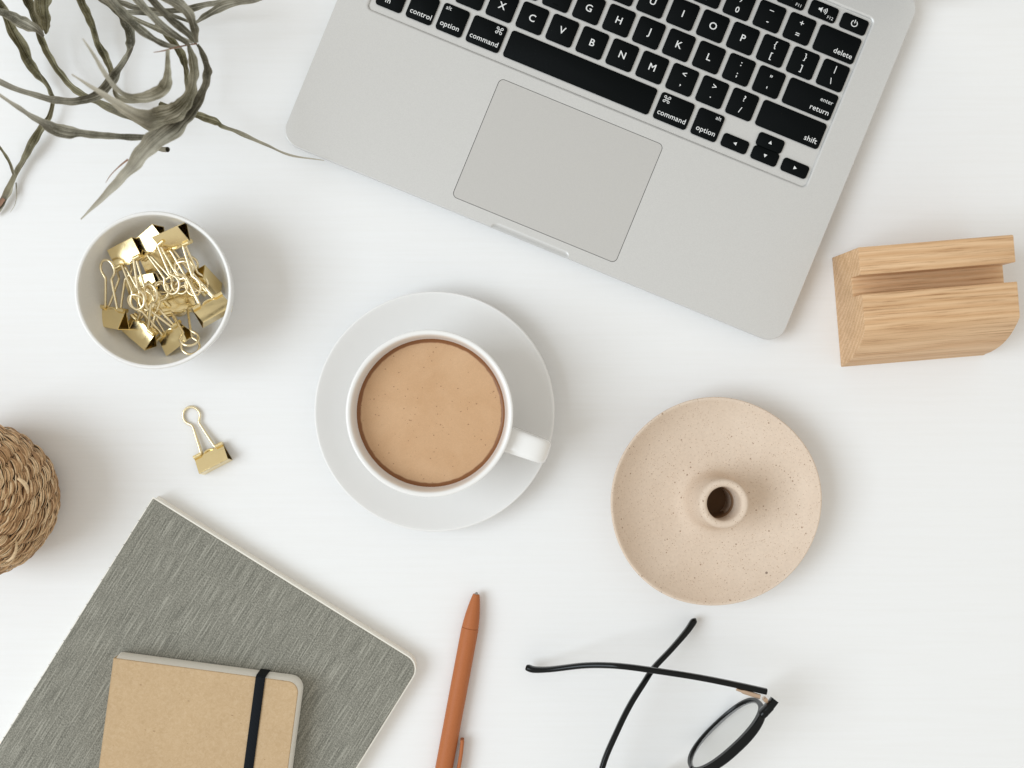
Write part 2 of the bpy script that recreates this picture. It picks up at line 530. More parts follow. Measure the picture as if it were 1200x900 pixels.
for (ins, z, no) in ((9, 1.6, 0), (3.4, 2.6, 0), (0.9, 5.0, 0), (0.15, 7.2, 0), (0.0, 8.6, 0), (0.0, 9.4, 0.25), (0.0, 11.4, 1.1), (0.0, 12.6, 2.4), (0.12, 12.86, 2.9), (0.4, TOP, 3.3)):
    rings.append([(x, y, z*MM) for x, y in body_outline(ins, no)])
mb.rings(rings, cap1=False)
top_ring = rings[-1]
def hole(u0, u1, v0, v1, r, ins, z, seg=8):
    return [((x + (u0+u1)/2 - LX)*MM, (y + (v0+v1)/2 - LY)*MM, z*MM) for x, y in rrect(u1-u0-2*ins, v1-v0-2*ins, r - ins, seg)]
WELL = (-89.3, 189.9, 5.9, 114.6)
PAD = (-0.6, 103.0, -76.0, -1.0)
w0 = hole(*WELL, 4.2, 0, TOP); p0 = hole(*PAD, 3.2, 0, TOP)
polys = [[Vector(p) for p in top_ring], [Vector(p) for p in w0[::-1]], [Vector(p) for p in p0[::-1]]]
flat = [tuple(p) for poly in polys for p in poly]
tris = tessellate_polygon(polys)
fixed = []
for t in tris:
    a, b_, c_ = (Vector(flat[i]) for i in t)
    fixed.append(tuple(t) if (b_-a).cross(c_-a).z > 0 else tuple(reversed(t)))
mb.add(flat, fixed)
def inward(r0):
    rs = [hole(*r0[0], r0[1], i, z) for i, z in r0[2]]
    o = MB(); n = len(rs[0])
    off = len(mb.v)
    for r in rs: mb.v += r
    for i in range(len(rs)-1):
        for j in range(n):
            k = (j+1) % n
            mb.f.append((off+i*n+j, off+i*n+k, off+(i+1)*n+k, off+(i+1)*n+j))
inward((WELL, 4.2, [(0, TOP), (0.45, TOP-0.08), (0.95, TOP-0.33), (1.35, TOP-0.75), (1.55, TOP-1.25)]))
inward((PAD, 3.2, [(0, TOP), (0.06, TOP-0.1), (0.06, TOP-1.6)]))
mb.build('body', 'aluminium', lap, smooth=30)
# floor of the key well
mb = MB()
mb.add(hole(*WELL, 4.2, 0.9, TOP-1.2), [tuple(range(36))])
mb.build('keyboard_tray', 'aluminium', lap)
mb = MB()
mb.add(hole(*PAD, 3.2, -0.3, TOP-1.5), [tuple(range(36))])
mb.build('trackpad_seam', 'seam_dark', lap)
mb = MB()
plate(mb, 102.96*MM, 74.36*MM, 2.9*MM, [(0, (TOP-1.3)*MM), (0, (TOP-0.22)*MM), (0.12*MM, (TOP-0.1)*MM)], 8,
      (51.2-LX)*MM, (-38.5-LY)*MM)
mb.build('trackpad', 'trackpad_glass', lap)
for fx in (-1, 1):
    for fy in (-1, 1):
        mb = MB(); mb.lathe([(0, 0), (7*MM, 0), (8*MM, 0.5*MM), (8*MM, 1.9*MM), (0, 1.9*MM)], 24)
        mb.build('foot', 'rubber_black', lap, loc=(fx*125*MM, fy*84*MM, 0))
# lid, leaning back beyond the upper edge of the picture
mb = MB(); mb.tube([(-112*MM, 106*MM, 12.6*MM), (112*MM, 106*MM, 12.6*MM)], 3.4*MM, 16)
mb.build('hinge', 'seam_dark', lap)
Rlid = Matrix.Translation((0, 106.5*MM, 14.5*MM)) @ Matrix.Rotation(rad(66), 4, 'X')
def on_lid(b):
    b.v = [tuple(Rlid @ Vector(p)) for p in b.v]; return b
mb = MB(); plate(mb, BW*MM, 214*MM, 10*MM, [(1*MM, -3.6*MM), (0.1*MM, -2.6*MM), (0, 0), (0.3*MM, 0.4*MM)], 8, 0, 109*MM)
lid = on_lid(mb).build('lid', 'aluminium', lap)
mb = MB(); plate(mb, 311*MM, 209.5*MM, 8*MM, [(0, 0.1*MM), (0, 0.7*MM), (0.2*MM, 0.9*MM)], 8, 0, 109*MM)
on_lid(mb).build('screen', 'screen_glass', lid)

# keys
U0, UP = -86.4, 18.95
ROWS = {'bottom': (19.6, 16.4), 'shift': (38.3, 15.9), 'home': (56.3, 15.9), 'upper': (74.1, 15.9), 'number': (91.9, 15.9), 'function': (106.6, 9.2)}
KEYS = []       # (row, start unit, width units, legends)
def run(row, items):
    x = 0.0
    for it in items:
        w, leg = it
        KEYS.append((row, x, w, leg)); x += w
def c1_(s): return [('t', s, 0, 0, 5.3, 'c')]
def c2_(a, b_): return [('t', a, 0, 3.4, 4.4, 'c'), ('t', b_, 0, -3.6, 4.4, 'c')]
run('function', [(1.0, [('t', 'esc', -6, -1.2, 3.1, 'l')])] +
    [(12.5/12, [('t', 'F%d' % i, 6.9, -3.2, 2.3, 'r')] + ([('icon', 'sound', -0.6, 0.4, 1.0)] if i == 12 else [('icon', 'sun', -0.5, 0.5, 0.8)])) for i in range(1, 13)] +
    [(1.0, [('icon', 'power', 0, 0.1, 1.0)])])
run('number', [(1, c2_('~', '`'))] + [(1, c2_(a, b_)) for a, b_ in zip('!@#$%^&*()', '1234567890')] +
    [(1, c2_('\u2013', '-')), (1, c2_('+', '=')), (1.5, [('t', 'delete', 11.0, -5.4, 4.0, 'r')])])
run('upper', [(1.5, [('t', 'tab', -11.0, -5.4, 4.0, 'l')])] + [(1, c1_(s)) for s in 'QWERTYUIOP'] +
    [(1, c2_('{', '[')), (1, c2_('}', ']')), (1, c2_('|', '\\'))])
run('home', [(1.75, [('t', 'caps lock', -13.2, -5.4, 4.0, 'l')])] + [(1, c1_(s) + ([('bar', 0, -5.6)] if s in 'FJ' else [])) for s in 'ASDFGHJKL'] +
    [(1, c2_(':', ';')), (1, c2_('"', "'")), (1.75, [('t', 'enter', 13.4, 1.2, 3.1, 'r'), ('t', 'return', 13.4, -5.4, 4.0, 'r')])])
run('shift', [(2.25, [('t', 'shift', -17.8, -5.4, 4.0, 'l')])] + [(1, c1_(s)) for s in 'ZXCVBNM'] +
    [(1, c2_('<', ',')), (1, c2_('>', '.')), (1, c2_('?', '/')), (2.25, [('t', 'shift', 17.8, -5.4, 4.0, 'r')])])
run('bottom', [(1, [('t', 'fn', -3.0, -5.2, 4.0, 'l')]), (1, [('t', 'control', -6.3, -5.2, 3.9, 'l')]),
    (1, [('t', 'alt', -6.3, 4.6, 3.0, 'l'), ('t', 'option', -6.3, -5.2, 3.9, 'l')]),
    (1.25, [('icon', 'cmd', 6.3, 4.5, 0.8), ('t', 'command', 0, -5.2, 3.9, 'c')]), (5, []),
    (1.25, [('icon', 'cmd', -6.3, 4.5, 0.8), ('t', 'command', 0, -5.2, 3.9, 'c')]),
    (1, [('t', 'alt', 6.3, 4.6, 3.0, 'r'), ('t', 'option', 6.3, -5.2, 3.9, 'r')])])

def stroke2d(mb, pts, w, closed=False):
    pts = [Vector((p[0], p[1], 0)) for p in pts]; n = len(pts)
    a = []; 
    for i, p in enumerate(pts):
        if closed: t = pts[(i+1) % n] - pts[i-1]
        else: t = pts[min(i+1, n-1)] - pts[max(i-1, 0)]
        t.normalize(); s = Vector((-t.y, t.x, 0))*w/2
        a += [p + s, p - s]
    f = []
    for i in range(n if closed else n-1):
        k = (i+1) % n
        f.append((2*i, 2*i+1, 2*k+1, 2*k))
    mb.add(a, f)
def icon(kind, x, y, s):
    mb = MB(); w = 0.62
    def arc(cx, cy, r, a0, a1, n=14): return [(cx + r*cos(rad(a0+(a1-a0)*i/n)), cy + r*sin(rad(a0+(a1-a0)*i/n))) for i in range(n+1)]
    if kind == 'cmd':
        q, r = 0.82, 0.78
        for sx, sy, a0 in ((1, 1, -90), (-1, 1, 0), (-1, -1, 90), (1, -1, 180)):
            stroke2d(mb, arc(sx*(q+r), sy*(q+r), r, a0, a0+270), w*0.72)
        for sx in (-1, 1):
            stroke2d(mb, [(sx*q, -q-r), (sx*q, q+r)], w*0.72); stroke2d(mb, [(-q-r, sx*q), (q+r, sx*q)], w*0.72)
    elif kind == 'power':
        stroke2d(mb, arc(0, 0, 1.75, 122, 418, 22), w*0.8); stroke2d(mb, [(0, 0.2), (0, 2.3)], w*0.8)
    elif kind == 'sound':
        mb.add([(-2.6, -0.6, 0), (-1.7, -0.6, 0), (-0.5, -1.6, 0), (-0.5, 1.6, 0), (-1.7, 0.6, 0), (-2.6, 0.6, 0)], [(0, 1, 2, 3, 4, 5)])
        for r in (0.9, 1.8, 2.7): stroke2d(mb, arc(-0.2, 0, r, -42, 42, 8), w*0.7)
    elif kind == 'sun':
        stroke2d(mb, arc(0, 0, 0.8, 0, 345, 14), w*0.6, True)
        for i in range(8): stroke2d(mb, [(1.3*cos(i*pi/4), 1.3*sin(i*pi/4)), (1.9*cos(i*pi/4), 1.9*sin(i*pi/4))], w*0.6)
    elif kind == 'tri':
        mb.add([(-1.1, -0.9, 0), (1.1, -0.9, 0), (0, 1.1, 0)], [(0, 1, 2)])
    return [(p[0]*s + x, p[1]*s + y) for p in mb.v], mb.f

# text outlines for every legend, evaluated in one go
texts = {}
def text_obj(s, size, align):
    k = (s, size, align)
    if k in texts: return
    cu = bpy.data.curves.new('legend_text', 'FONT')
    cu.body = s; cu.size = size*MM*1.12; cu.fill_mode = 'FRONT'
    cu.offset = 0.0 if size < 3.5 else (0.00002 if len(s) > 1 else 0.00005)
    cu.resolution_u = 3
    cu.space_character = 1.04
    cu.align_x = {'c': 'CENTER', 'l': 'LEFT', 'r': 'RIGHT'}[align]
    o = bpy.data.objects.new('legend_text', cu); C.objects.link(o)
    texts[k] = o
for row, x, w, legs in KEYS:
    for lg in legs:
        if lg[0] == 't': text_obj(lg[1], lg[4], lg[5])
bpy.context.view_layer.update()
dg = bpy.context.evaluated_depsgraph_get()
tmesh = {}
for k, o in texts.items():
    me = bpy.data.meshes.new_from_object(o.evaluated_get(dg))
    vs = [tuple(v.co) for v in me.vertices]; fs = [tuple(p.vertices) for p in me.polygons]
    if k[2] == 'c' and vs:      # true centring on the ink
        mx = (min(v[0] for v in vs) + max(v[0] for v in vs))/2
        vs = [(v[0]-mx, v[1], 0) for v in vs]
    if k[2] == 'c' and vs and k[0] not in ("command",):
        if len(k[0]) == 1 and k[0] in ",.'\"`-=;:\u2013+<>/?\\|[]{}~!@#$%^&*()0123456789" or len(k[0]) == 1:
            my = 0 if k[0] in ',.' else (min(v[1] for v in vs) + max(v[1] for v in vs))/2
            vs = [(v[0], v[1]-my, 0) for v in vs]
    tmesh[k] = (vs, fs)
    cu = o.data
    bpy.data.objects.remove(o); bpy.data.meshes.remove(me); bpy.data.curves.remove(cu)

key_mesh = {}
KEY_Z = TOP - 1.2
KTOP = 1.35
def get_key(w, h):
    k = (round(w, 2), round(h, 2))
    if k not in key_mesh:
        mb = MB()
        plate(mb, w*MM, h*MM, 1.9*MM, [(0, 0.2*MM), (0, 0.95*MM), (0.10*MM, 1.18*MM), (0.34*MM, KTOP*MM)], 5)
        me = bpy.data.meshes.new('key'); me.from_pydata(mb.v, [], mb.f); finish(me, 'key_plastic', 50)
        key_mesh[k] = me
    return key_mesh[k]
def add_key(u, v, w, h, legs, label=None):
    k = link('key', get_key(w, h), lap, lk(u, v, KEY_Z))
    if label: k['label'] = label
    mb = MB()
    for lg in legs:
        if lg[0] == 't':
            vs, fs = tmesh[(lg[1], lg[4], lg[5])]
            mb.add([(p[0] + lg[2]*MM, p[1] + lg[3]*MM, 0) for p in vs], fs)
        elif lg[0] == 'icon':
            vs, fs = icon(lg[1], lg[2], lg[3], lg[4]); mb.add([(a*MM, b_*MM, 0) for a, b_ in vs], fs)
        elif lg[0] == 'tri':
            vs, fs = icon('tri', 0, 0, 0.95); q = rad(lg[1])
            mb.add([((a*cos(q)-b_*sin(q) + lg[2])*MM, (a*sin(q)+b_*cos(q) + lg[3])*MM, 0) for a, b_ in vs], fs)
    for lg in legs:
        if lg[0] == 'bar':
            b2 = MB(); b2.tube([((lg[1]-1.6)*MM, lg[2]*MM, KTOP*MM), ((lg[1]+1.6)*MM, lg[2]*MM, KTOP*MM)], 0.22*MM, 6)
            b2.build('homing_bar', 'key_plastic', k)
    if mb.v:
        mb.v = [(p[0], p[1], (KTOP + 0.03)*MM) for p in mb.v]
        mb.build('legend', 'legend_white', k, smooth=None)
WORD = {'upper': 0}
for row, x, w, legs in KEYS:
    vc, h = ROWS[row]
    uc = U0 + (x + w/2)*UP
    names = [lg[1] for lg in legs if lg[0] == 't']
    if names: lab = 'black key marked ' + ' and '.join(reversed(names))
    elif any(lg[0] == 'icon' for lg in legs): lab = 'black key with a white power symbol'
    else: lab = 'long blank space bar'
    add_key(uc, vc, w*UP - 2.75, h, legs, lab)
for (x, dv, h, tri, lab) in ((11.5, -4.15, 8.0, 90, 'left'), (12.5, 4.15, 8.2, 0, 'up'), (12.5, -4.15, 8.2, 180, 'down'), (13.5, -4.15, 8.0, -90, 'right')):
    add_key(U0 + (x+0.5)*UP, ROWS['bottom'][0] + dv, UP - 2.75, h, [('tri', tri, 0, 0)], 'half-height black %s arrow key' % lab)

# ------------------------------------------------------------------ saucer, cup, coffee
def lathe_obj(name, mat, prof, parent=None, seg=128, loc=None, smooth=50, wob=None):
    pr = [(r*MM, z*MM) for r, z in prof]
    mb = MB(); mb.lathe(pr, seg, wob=wob)
    return mb.build(name, mat, parent, smooth=smooth, loc=loc)
def smooth_prof(pts, sub=4):
    return [(max(p.x, 0.0), p.y) for p in catmull([(a, b_, 0) for a, b_ in pts], sub)]

cupx, cupy = -0.0450, -0.0160
sau = lathe_obj('saucer', 'saucer_white', [(0, 1.2), (30, 1.2), (31, 0), (34, 0), (35.2, 1.6)] +
    smooth_prof([(36, 2.2), (48, 5.6), (60, 11.0), (67.5, 15.6), (69.6, 17.6), (69.5, 18.5), (68.6, 18.6), (66, 17.2), (58, 12.8), (48, 8.6), (38, 6.6), (29.5, 6.1)], 4) +
    [(28.5, 5.7), (27.0, 5.5), (0, 5.5)], loc=(cupx, cupy, 0))
tag(sau, 'round white saucer under the coffee cup', 'saucer')

CUPZ = 5.6
cup = thing('coffee_cup', 'white ceramic cup of milky coffee standing on the saucer', 'cup', (cupx, cupy, CUPZ*MM))
lathe_obj('cup_wall', 'glazed_white', [(0, 1.5), (19, 1.5), (20, 0), (23, 0), (24, 1.4)] +
    smooth_prof([(25, 2.2), (32, 9), (38, 21), (42.2, 37), (45.0, 52), (45.7, 56.2), (45.3, 57.3), (44.2, 57.5), (43.0, 56.6), (42.3, 53.5), (41.2, 46), (38.8, 34), (34.5, 19), (26, 8.5), (14, 5.6), (0, 5.2)], 5), cup, 144)
# handle: a flat band looping out to the lower right
ha = rad(-19)
hx = Vector((cos(ha), sin(ha), 0)); hy = Vector((-sin(ha), cos(ha), 0))
pts = catmull([hx*r*MM + Vector((0, 0, z*MM)) for r, z in ((42.6, 45.4), (47, 46.6), (54, 48.0), (62, 47.6), (66.0, 43.5), (66.2, 36.5), (61.5, 28), (53, 20), (44, 14.5), (36, 12))], 5)
n = len(pts)
mb = MB()
rads = []
for i in range(n):
    t = i/(n-1)
    w = 7.3 - 0.5*sin(pi*t)
    rads.append((w*MM, (2.7 + 0.5*abs(2*t-1))*MM))
rings = []
for i, p in enumerate(pts):
    t = (pts[min(i+1, n-1)] - pts[max(i-1, 0)]).normalized()
    nn = hy.cross(t).normalized()
    ring = []
    for j in range(20):
        a = 2*pi*j/20; ca, sa = cos(a), sin(a)
        ca = math.copysign(abs(ca)**0.6, ca); sa = math.copysign(abs(sa)**0.7, sa)
        ring.append(p + hy*ca*rads[i][0] + nn*sa*rads[i][1])
    rings.append(ring)
mb.rings(rings)
mb.build('handle', 'glazed_white', cup, smooth=60)
coffee = lathe_obj('coffee', 'coffee', [(0, 40.0), (36, 40.0), (40.3, 42.0), (41.8, 45.6), (41.05, 45.3), (40.72, 44.5), (40.2, 43.9), (39.2, 43.62), (38.2, 43.55), (30, 43.5), (15, 43.5), (0, 43.5)], seg=144, loc=(cupx, cupy, CUPZ*MM))
tag(coffee, 'milky brown coffee filling the white cup', 'coffee')

# ------------------------------------------------------------------ bowl
bc = P(180, 340, 45); bowlx, bowly = bc.x, bc.y
bowl = lathe_obj('bowl', 'bowl_white', [(0, 1.0), (17, 1.0), (18, 0), (21, 0), (22, 1.2)] +
    smooth_prof([(23, 2.2), (31, 9), (38.2, 20), (42.3, 33), (44.0, 43.5), (44.1, 45.2), (43.5, 46.1), (42.4, 45.9), (41.7, 44.2), (40.3, 34), (36.2, 22), (29.0, 12), (19, 6.6), (9, 5.2), (0, 5.0)], 5), loc=(bowlx, bowly, 0), seg=128)
tag(bowl, 'small white ceramic bowl holding gold binder clips', 'bowl')

# ------------------------------------------------------------------ binder clips
def clip_meshes():
    # sheet body: cross-section in (y, z), extruded along x
    outer = [(10.6, 0.55), (0.75, 4.75), (0.25, 4.75), (0, 4.4), (0, -4.4), (0.25, -4.75), (0.75, -4.75), (10.6, -0.55)]
    inner = [(10.5, -0.15), (0.85, -4.25), (0.5, -4.1), (0.5, 4.1), (0.85, 4.25), (10.5, 0.15)]
    sec = outer + inner
    mb = MB()
    hw = 9.5
    def ring(x): return [(x*MM, y*MM, z*MM) for y, z in sec]
    mb.rings([ring(-hw), ring(hw)])
    # rolled lips at both ends of each jaw, and the bulged tongue between them
    for s in (-1, 1):
        for e in (-1, 1):
            mb.tube([(e*hw*MM, 10.9*MM, s*1.25*MM), (e*5.0*MM, 10.9*MM, s*1.25*MM)], 1.25*MM, 14)
        mb.tube([(-3.0*MM, 10.5*MM, s*0.62*MM), (-2*MM, 11.1*MM, s*0.72*MM), (0, 11.4*MM, s*0.75*MM), (2*MM, 11.1*MM, s*0.72*MM), (3.0*MM, 10.5*MM, s*0.62*MM)], 0.55*MM, 8)
    body = bpy.data.meshes.new('clip_body'); body.from_pydata(mb.v, [], mb.f); finish(body, 'gold', 35)
    half = [(-8.4, 0), (-5.6, 0.0), (-4.55, 0.7), (-4.1, 3.0), (-3.2, 9.5), (-2.3, 16.6), (-2.55, 18.2), (-4.3, 20.6), (-5.0, 22.6), (-4.8, 25.0), (-3.3, 27.4), (-1.2, 28.5)]
    path = half + [(-x, y) for x, y in half[::-1]]
    pts = catmull([(x*MM, y*MM, 0) for x, y in path], 3)
    mb = MB(); mb.tube(pts, 0.76*MM, 8)
    wire = bpy.data.meshes.new('wire_handle'); wire.from_pydata(mb.v, [], mb.f); finish(wire, 'gold_wire', 60)
    return body, wire
CB, CW = clip_meshes()
def clip(px, py, z, ang, pitch, roll, label, group=None, h1=4, h2=-4):
    """ang: direction of the handles in plan (deg), pitch: their rise, roll: about that axis; z of the body middle"""
    p = P(px, py, z)
    a, t, r = rad(ang), rad(pitch), rad(roll)
    Y = Vector((cos(a)*cos(t), sin(a)*cos(t), sin(t)))
    X = Y.cross(Vector((0, 0, 1))).normalized()
    Z = X.cross(Y)
    Xr = X*cos(r) + Z*sin(r); Zr = Z*cos(r) - X*sin(r)
    M = Matrix(((Xr.x, Y.x, Zr.x, p.x), (Xr.y, Y.y, Zr.y, p.y), (Xr.z, Y.z, Zr.z, p.z), (0, 0, 0, 1)))
    M = M @ Matrix.Translation((0, -5.3*MM, 0))
    o = thing('binder_clip', label, 'binder clip', mat=M, group=group)
    link('clip_body', CB, o)
    for s, h in ((1, h1), (-1, h2)):
        w = link('wire_handle', CW, o, (0, 10.9*MM, s*1.25*MM))
        w.rotation_euler = (rad(h), 0, 0)
    return o
# the lone clip on the table, lying on one side
clip(249, 538, 4.0, 117, -9.5, 1, 'gold binder clip lying alone on the white table', h1=2, h2=9)
G = 'gold binder clips in the white bowl'
#      px   py   z   ang  pitch roll
BOWL_CLIPS = [
    (186, 305, 14, -68, -4, 10, 7, -5, 'gold clip low in the bowl, under the clips along its upper rim'),
    (168, 334, 14, -82, 4, -14, 12, -5, 'half buried gold clip in the left middle of the pile'),
    (240, 331, 25, 190, -16, 58, 7, -5, 'gold clip standing on edge at the right wall of the bowl'),
    (208, 356, 21, -66, 26, 20, 10, -2, 'gold clip lying across the middle right of the pile'),
    (131, 373, 25, 82, 6, 24, 16, -12, 'gold clip at the lower left of the bowl, its loop pointing up'),
    (166, 389, 24, 62, 31, 19, 4, -10, 'bright gold clip at the bottom centre of the bowl'),
    (205, 396, 25, 128, 12, 30, 10, -5, 'gold clip at the lower right of the bowl, spine towards the rim'),
    (149, 297, 33, -74, 14, -24, -4, -16, 'gold clip at the upper left of the pile, handles straight down'),
    (176, 284, 35, -62, 16, -22, -8, -20, 'bright gold clip second from the top of the bowl'),
    (203, 279, 40, -66, -12, -26, 5, -6, 'gold clip topmost at the upper rim with long handles towards the right'),
    (249, 363, 37, 126, -6, -22, 4, -4, 'gold clip at the right rim with handles towards the upper left'),
    (178, 352, 25, 40, 14, -14, 8, -14, 'gold clip at the centre of the pile, mostly under the handles'),
]
for (px, py, z, a, t, r, ha_, hb_, lab) in BOWL_CLIPS:
    clip(px, py, z, a, t, r, lab, G, h1=ha_, h2=hb_)

# ------------------------------------------------------------------ candle holder
cc = P(838.5, 588, 22.5)
def clay_wob(r, z, a):
    k = min(1.0, max(0.0, (r - 0.03)/0.03))
    return r*(1 + k*(0.009*sin(2*a + 0.6) + 0.005*sin(3*a + 1.9) + 0.003*sin(5*a))), z + k*(0.0009*sin(2*a+2.0) + 0.0005*sin(3*a))
cand = thing('candle_holder', 'beige speckled clay candle holder with a dish and a central socket', 'candle holder', (cc.x, cc.y, 0))
lathe_obj('dish', 'speckled_clay', [(0, 0.8), (36, 0.8), (37.5, 0), (40, 0.3)] +
    smooth_prof([(42, 1.2), (50, 7.0), (56.5, 15.0), (60.0, 20.6), (60.5, 22.3), (60.0, 23.0), (58.9, 22.7), (55.8, 19.8), (50, 15.6), (42, 12.0), (32, 9.9), (25, 9.6), (21, 10.4), (18.0, 12.6), (16.4, 15.6), (15.6, 18.6)], 4) + [(15.3, 19.6), (12.5, 16), (12.5, 2.6), (0, 2.6)], cand, 144, wob=clay_wob)
mb = MB()
prof = smooth_prof([(15.3, 18.2), (15.35, 19.0), (14.95, 22), (14.4, 30), (14.1, 36.5), (13.3, 38.6), (11.8, 39.2), (10.2, 38.5), (9.5, 36.5), (9.3, 30), (9.2, 14), (8.9, 4.6)], 4) + [(8.0, 3.6), (0, 3.6)]
mb.lathe([(r*MM, z*MM) for r, z in prof], 96)
for i, p in enumerate(mb.v):      # the socket leans a little, as thrown
    k = max(0, p[2] - 0.0195)
    mb.v[i] = (p[0] + k*0.13, p[1] + k*0.02, p[2])
mb.f = [f for f in mb.f if len(f) < 40 or max(mb.v[i][2] for i in f) < 0.01]      # open at both ends of the wall
mb.build('socket', 'speckled_clay', cand, smooth=50)
mb = MB(); mb.lathe([(9.6*MM, 25*MM), (9.05*MM, 24*MM), (8.95*MM, 14*MM), (8.7*MM, 5.0*MM), (7.8*MM, 4.0*MM), (0, 4.0*MM)], 48, (0.0004, 0, 0))  # liner added inside the socket to carry the hole's painted shade
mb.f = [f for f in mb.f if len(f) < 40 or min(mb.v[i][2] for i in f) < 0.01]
mb.build('bore_shade', 'shaded_clay', cand, smooth=50)

# ------------------------------------------------------------------ oak block with a groove
q = P(985.5, 430, 0)
blk_rot = rad(4.7)
prof = [(0, 0)] + [(p.x, p.y) for p in catmull([(0.6, 2, 0), (1.9, 13, 0), (5.2, 28, 0), (10.4, 42, 0), (16.8, 53.2, 0)], 4)] + [(19.2, 56.2), (19.9, 56.8), (20.8, 57.0)] + \
    [(38.7, 57.0), (39.3, 56.5), (39.3, 38.5), (50.0, 38.5), (50.0, 56.5), (50.6, 57.0), (64.4, 57.0), (65.2, 56.3), (65.2, 0)]
LEN = 85.6
mb = MB()
r0 = []
cy_ = 32.6; cz_ = 24.5
def sect(x, inset):
    out = []
    for i, (y, z) in enumerate(prof):
        a = Vector(prof[i-1]); b_ = Vector(prof[i]); c_ = Vector(prof[(i+1) % len(prof)])
        d1 = (b_-a).normalized() if (b_-a).length > 0 else Vector((1, 0)); d2 = (c_-b_).normalized()
        n1 = Vector((d1.y, -d1.x)); n2 = Vector((d2.y, -d2.x))
        nn = (n1+n2); nn = nn.normalized() if nn.length > 1e-6 else n1
        out.append((x*MM, (y + nn.x*inset)*MM, (z + nn.y*inset)*MM))
    return out
mb.rings([sect(0, 0.5), sect(0.15, 0.15), sect(0.5, 0), sect(LEN-0.5, 0), sect(LEN-0.15, 0.15), sect(LEN, 0.5)])
block = mb.build('wooden_stand', 'oak', smooth=28)
block.matrix_world = Matrix.Translation((q.x, q.y, 0)) @ Matrix.Rotation(blk_rot, 4, 'Z')
tag(block, 'pale oak stand with a rounded front and a groove along its top', 'wooden stand')

# ------------------------------------------------------------------ sage notebook
def book(name, label, cat, px, py, ztop, z0, ang, w, h):
    """corner at the spine end of the top edge (pixel at cover height); local x along the top edge, y towards the bottom (negative)"""
    p = P(px, py, ztop)
    return thing(name, label, cat, (p.x, p.y, z0*MM), rad(ang))
GT = 11.6
nb = book('notebook', 'large grey-green cloth notebook with cream page edges', 'notebook', 179, 583, GT, 0, -31.9, 178, 245)
W_, H_ = 185, 245
mb = MB(); plate(mb, (W_-0.6)*MM, (H_-0.6)*MM, 0, [(0.2*MM, 0.9*MM), (0.0, 1.2*MM), (0.1*MM, 4.5*MM), (0.0, 10.4*MM), (0.2*MM, 10.7*MM)], 8, W_/2*MM, -H_/2*MM, radii=(0.3*MM, 8.7*MM, 8.7*MM, 0.3*MM))
mb.build('pages', 'page_cream', nb)
def cover(z0, z1):
    mb = MB()
    plate(mb, W_*MM, H_*MM, 0, [(0.15*MM, z0*MM), (0, (z0+0.2)*MM), (0, (z1-0.3)*MM), (0.25*MM, z1*MM)], 8, W_/2*MM, -H_/2*MM, radii=(0.4*MM, 9*MM, 9*MM, 0.4*MM))
    return mb
cover(0, 0.9).build('back_cover', 'page_cream', nb)
# pale lining just under the cloth, then the cloth cover, set back a hair from the page edge
mb = MB(); plate(mb, (W_+0.5)*MM, (H_+0.5)*MM, 0, [(0, 10.7*MM), (0, 11.0*MM)], 8, W_/2*MM, -H_/2*MM, radii=(0.4*MM, 9.2*MM, 9.2*MM, 0.4*MM))
mb.build('cover_lining', 'page_cream', nb)
mb = MB(); plate(mb, (W_-0.9)*MM, (H_-1.2)*MM, 0, [(0, 11.0*MM), (0, 11.4*MM), (0.25*MM, GT*MM)], 8, W_/2*MM, -H_/2*MM, radii=(0.4*MM, 8.6*MM, 8.6*MM, 0.4*MM))
mb.build('front_cover', 'sage_cloth', nb)
rnd = random.Random(3)
mb = MB()
for i in range(28):
    y = -(7 + i*8.3 + rnd.uniform(-0.6, 0.6))*MM
    mb.tube(catmull([(0.9*MM, y, 11.6*MM), (0.0*MM, y-0.5*MM, 11.5*MM), (-0.35*MM, y-1.1*MM, 10.2*MM), (-0.2*MM, y-1.6*MM, 8.2*MM)], 3), 0.13*MM, 6)
o = mb.build('spine_stitching', 'sage_cloth', nb); o['kind'] = 'stuff'

# ------------------------------------------------------------------ kraft notebook on top of it
KB = 14.2; KZ = GT + 0.05
kb = book('notebook', 'small tan kraft notebook with a black elastic band', 'notebook', 133.5, 771, KZ + KB, KZ, -7.6, 105, 148)
W_, H_ = 107.5, 150
mb = MB(); plate(mb, W_*MM, H_*MM, 0, [(1.3*MM, 0), (1.0*MM, 0.3*MM), (1.0*MM, 0.9*MM), (1.4*MM, 1.0*MM)], 8, W_/2*MM, -H_/2*MM, radii=(0.6*MM, 6.5*MM, 6.5*MM, 0.6*MM))
mb.build('back_cover', 'kraft', kb)
mb = MB(); plate(mb, (W_-0.7)*MM, (H_-0.5)*MM, 0, [(-0.9*MM, 1.0*MM), (-1.2*MM, 1.6*MM), (-0.6*MM, 7*MM), (0.0, 12.4*MM), (0.3*MM, 13.2*MM)], 8, (W_/2+0.1)*MM, -H_/2*MM, radii=(0.8*MM, 6.2*MM, 6.2*MM, 0.8*MM))
mb.build('pages', 'page_cream', kb)
mb = MB(); plate(mb, W_*MM, H_*MM, 0, [(0.5*MM, 13.2*MM), (0.15*MM, 13.35*MM), (0.15*MM, 13.8*MM), (0.5*MM, KB*MM)], 8, W_/2*MM, -H_/2*MM, radii=(0.6*MM, 6.5*MM, 6.5*MM, 0.6*MM))
mb.build('front_cover', 'kraft', kb)
# spine fold along the left edge
mb = MB(); plate(mb, 0.9*MM, (H_-0.4)*MM, 0.3*MM, [(0.2*MM, 0.5*MM), (0, 1.0*MM), (0, 13.2*MM), (0.25*MM, 13.9*MM)], 3, -0.05*MM, -H_/2*MM)
mb.build('spine', 'kraft', kb)
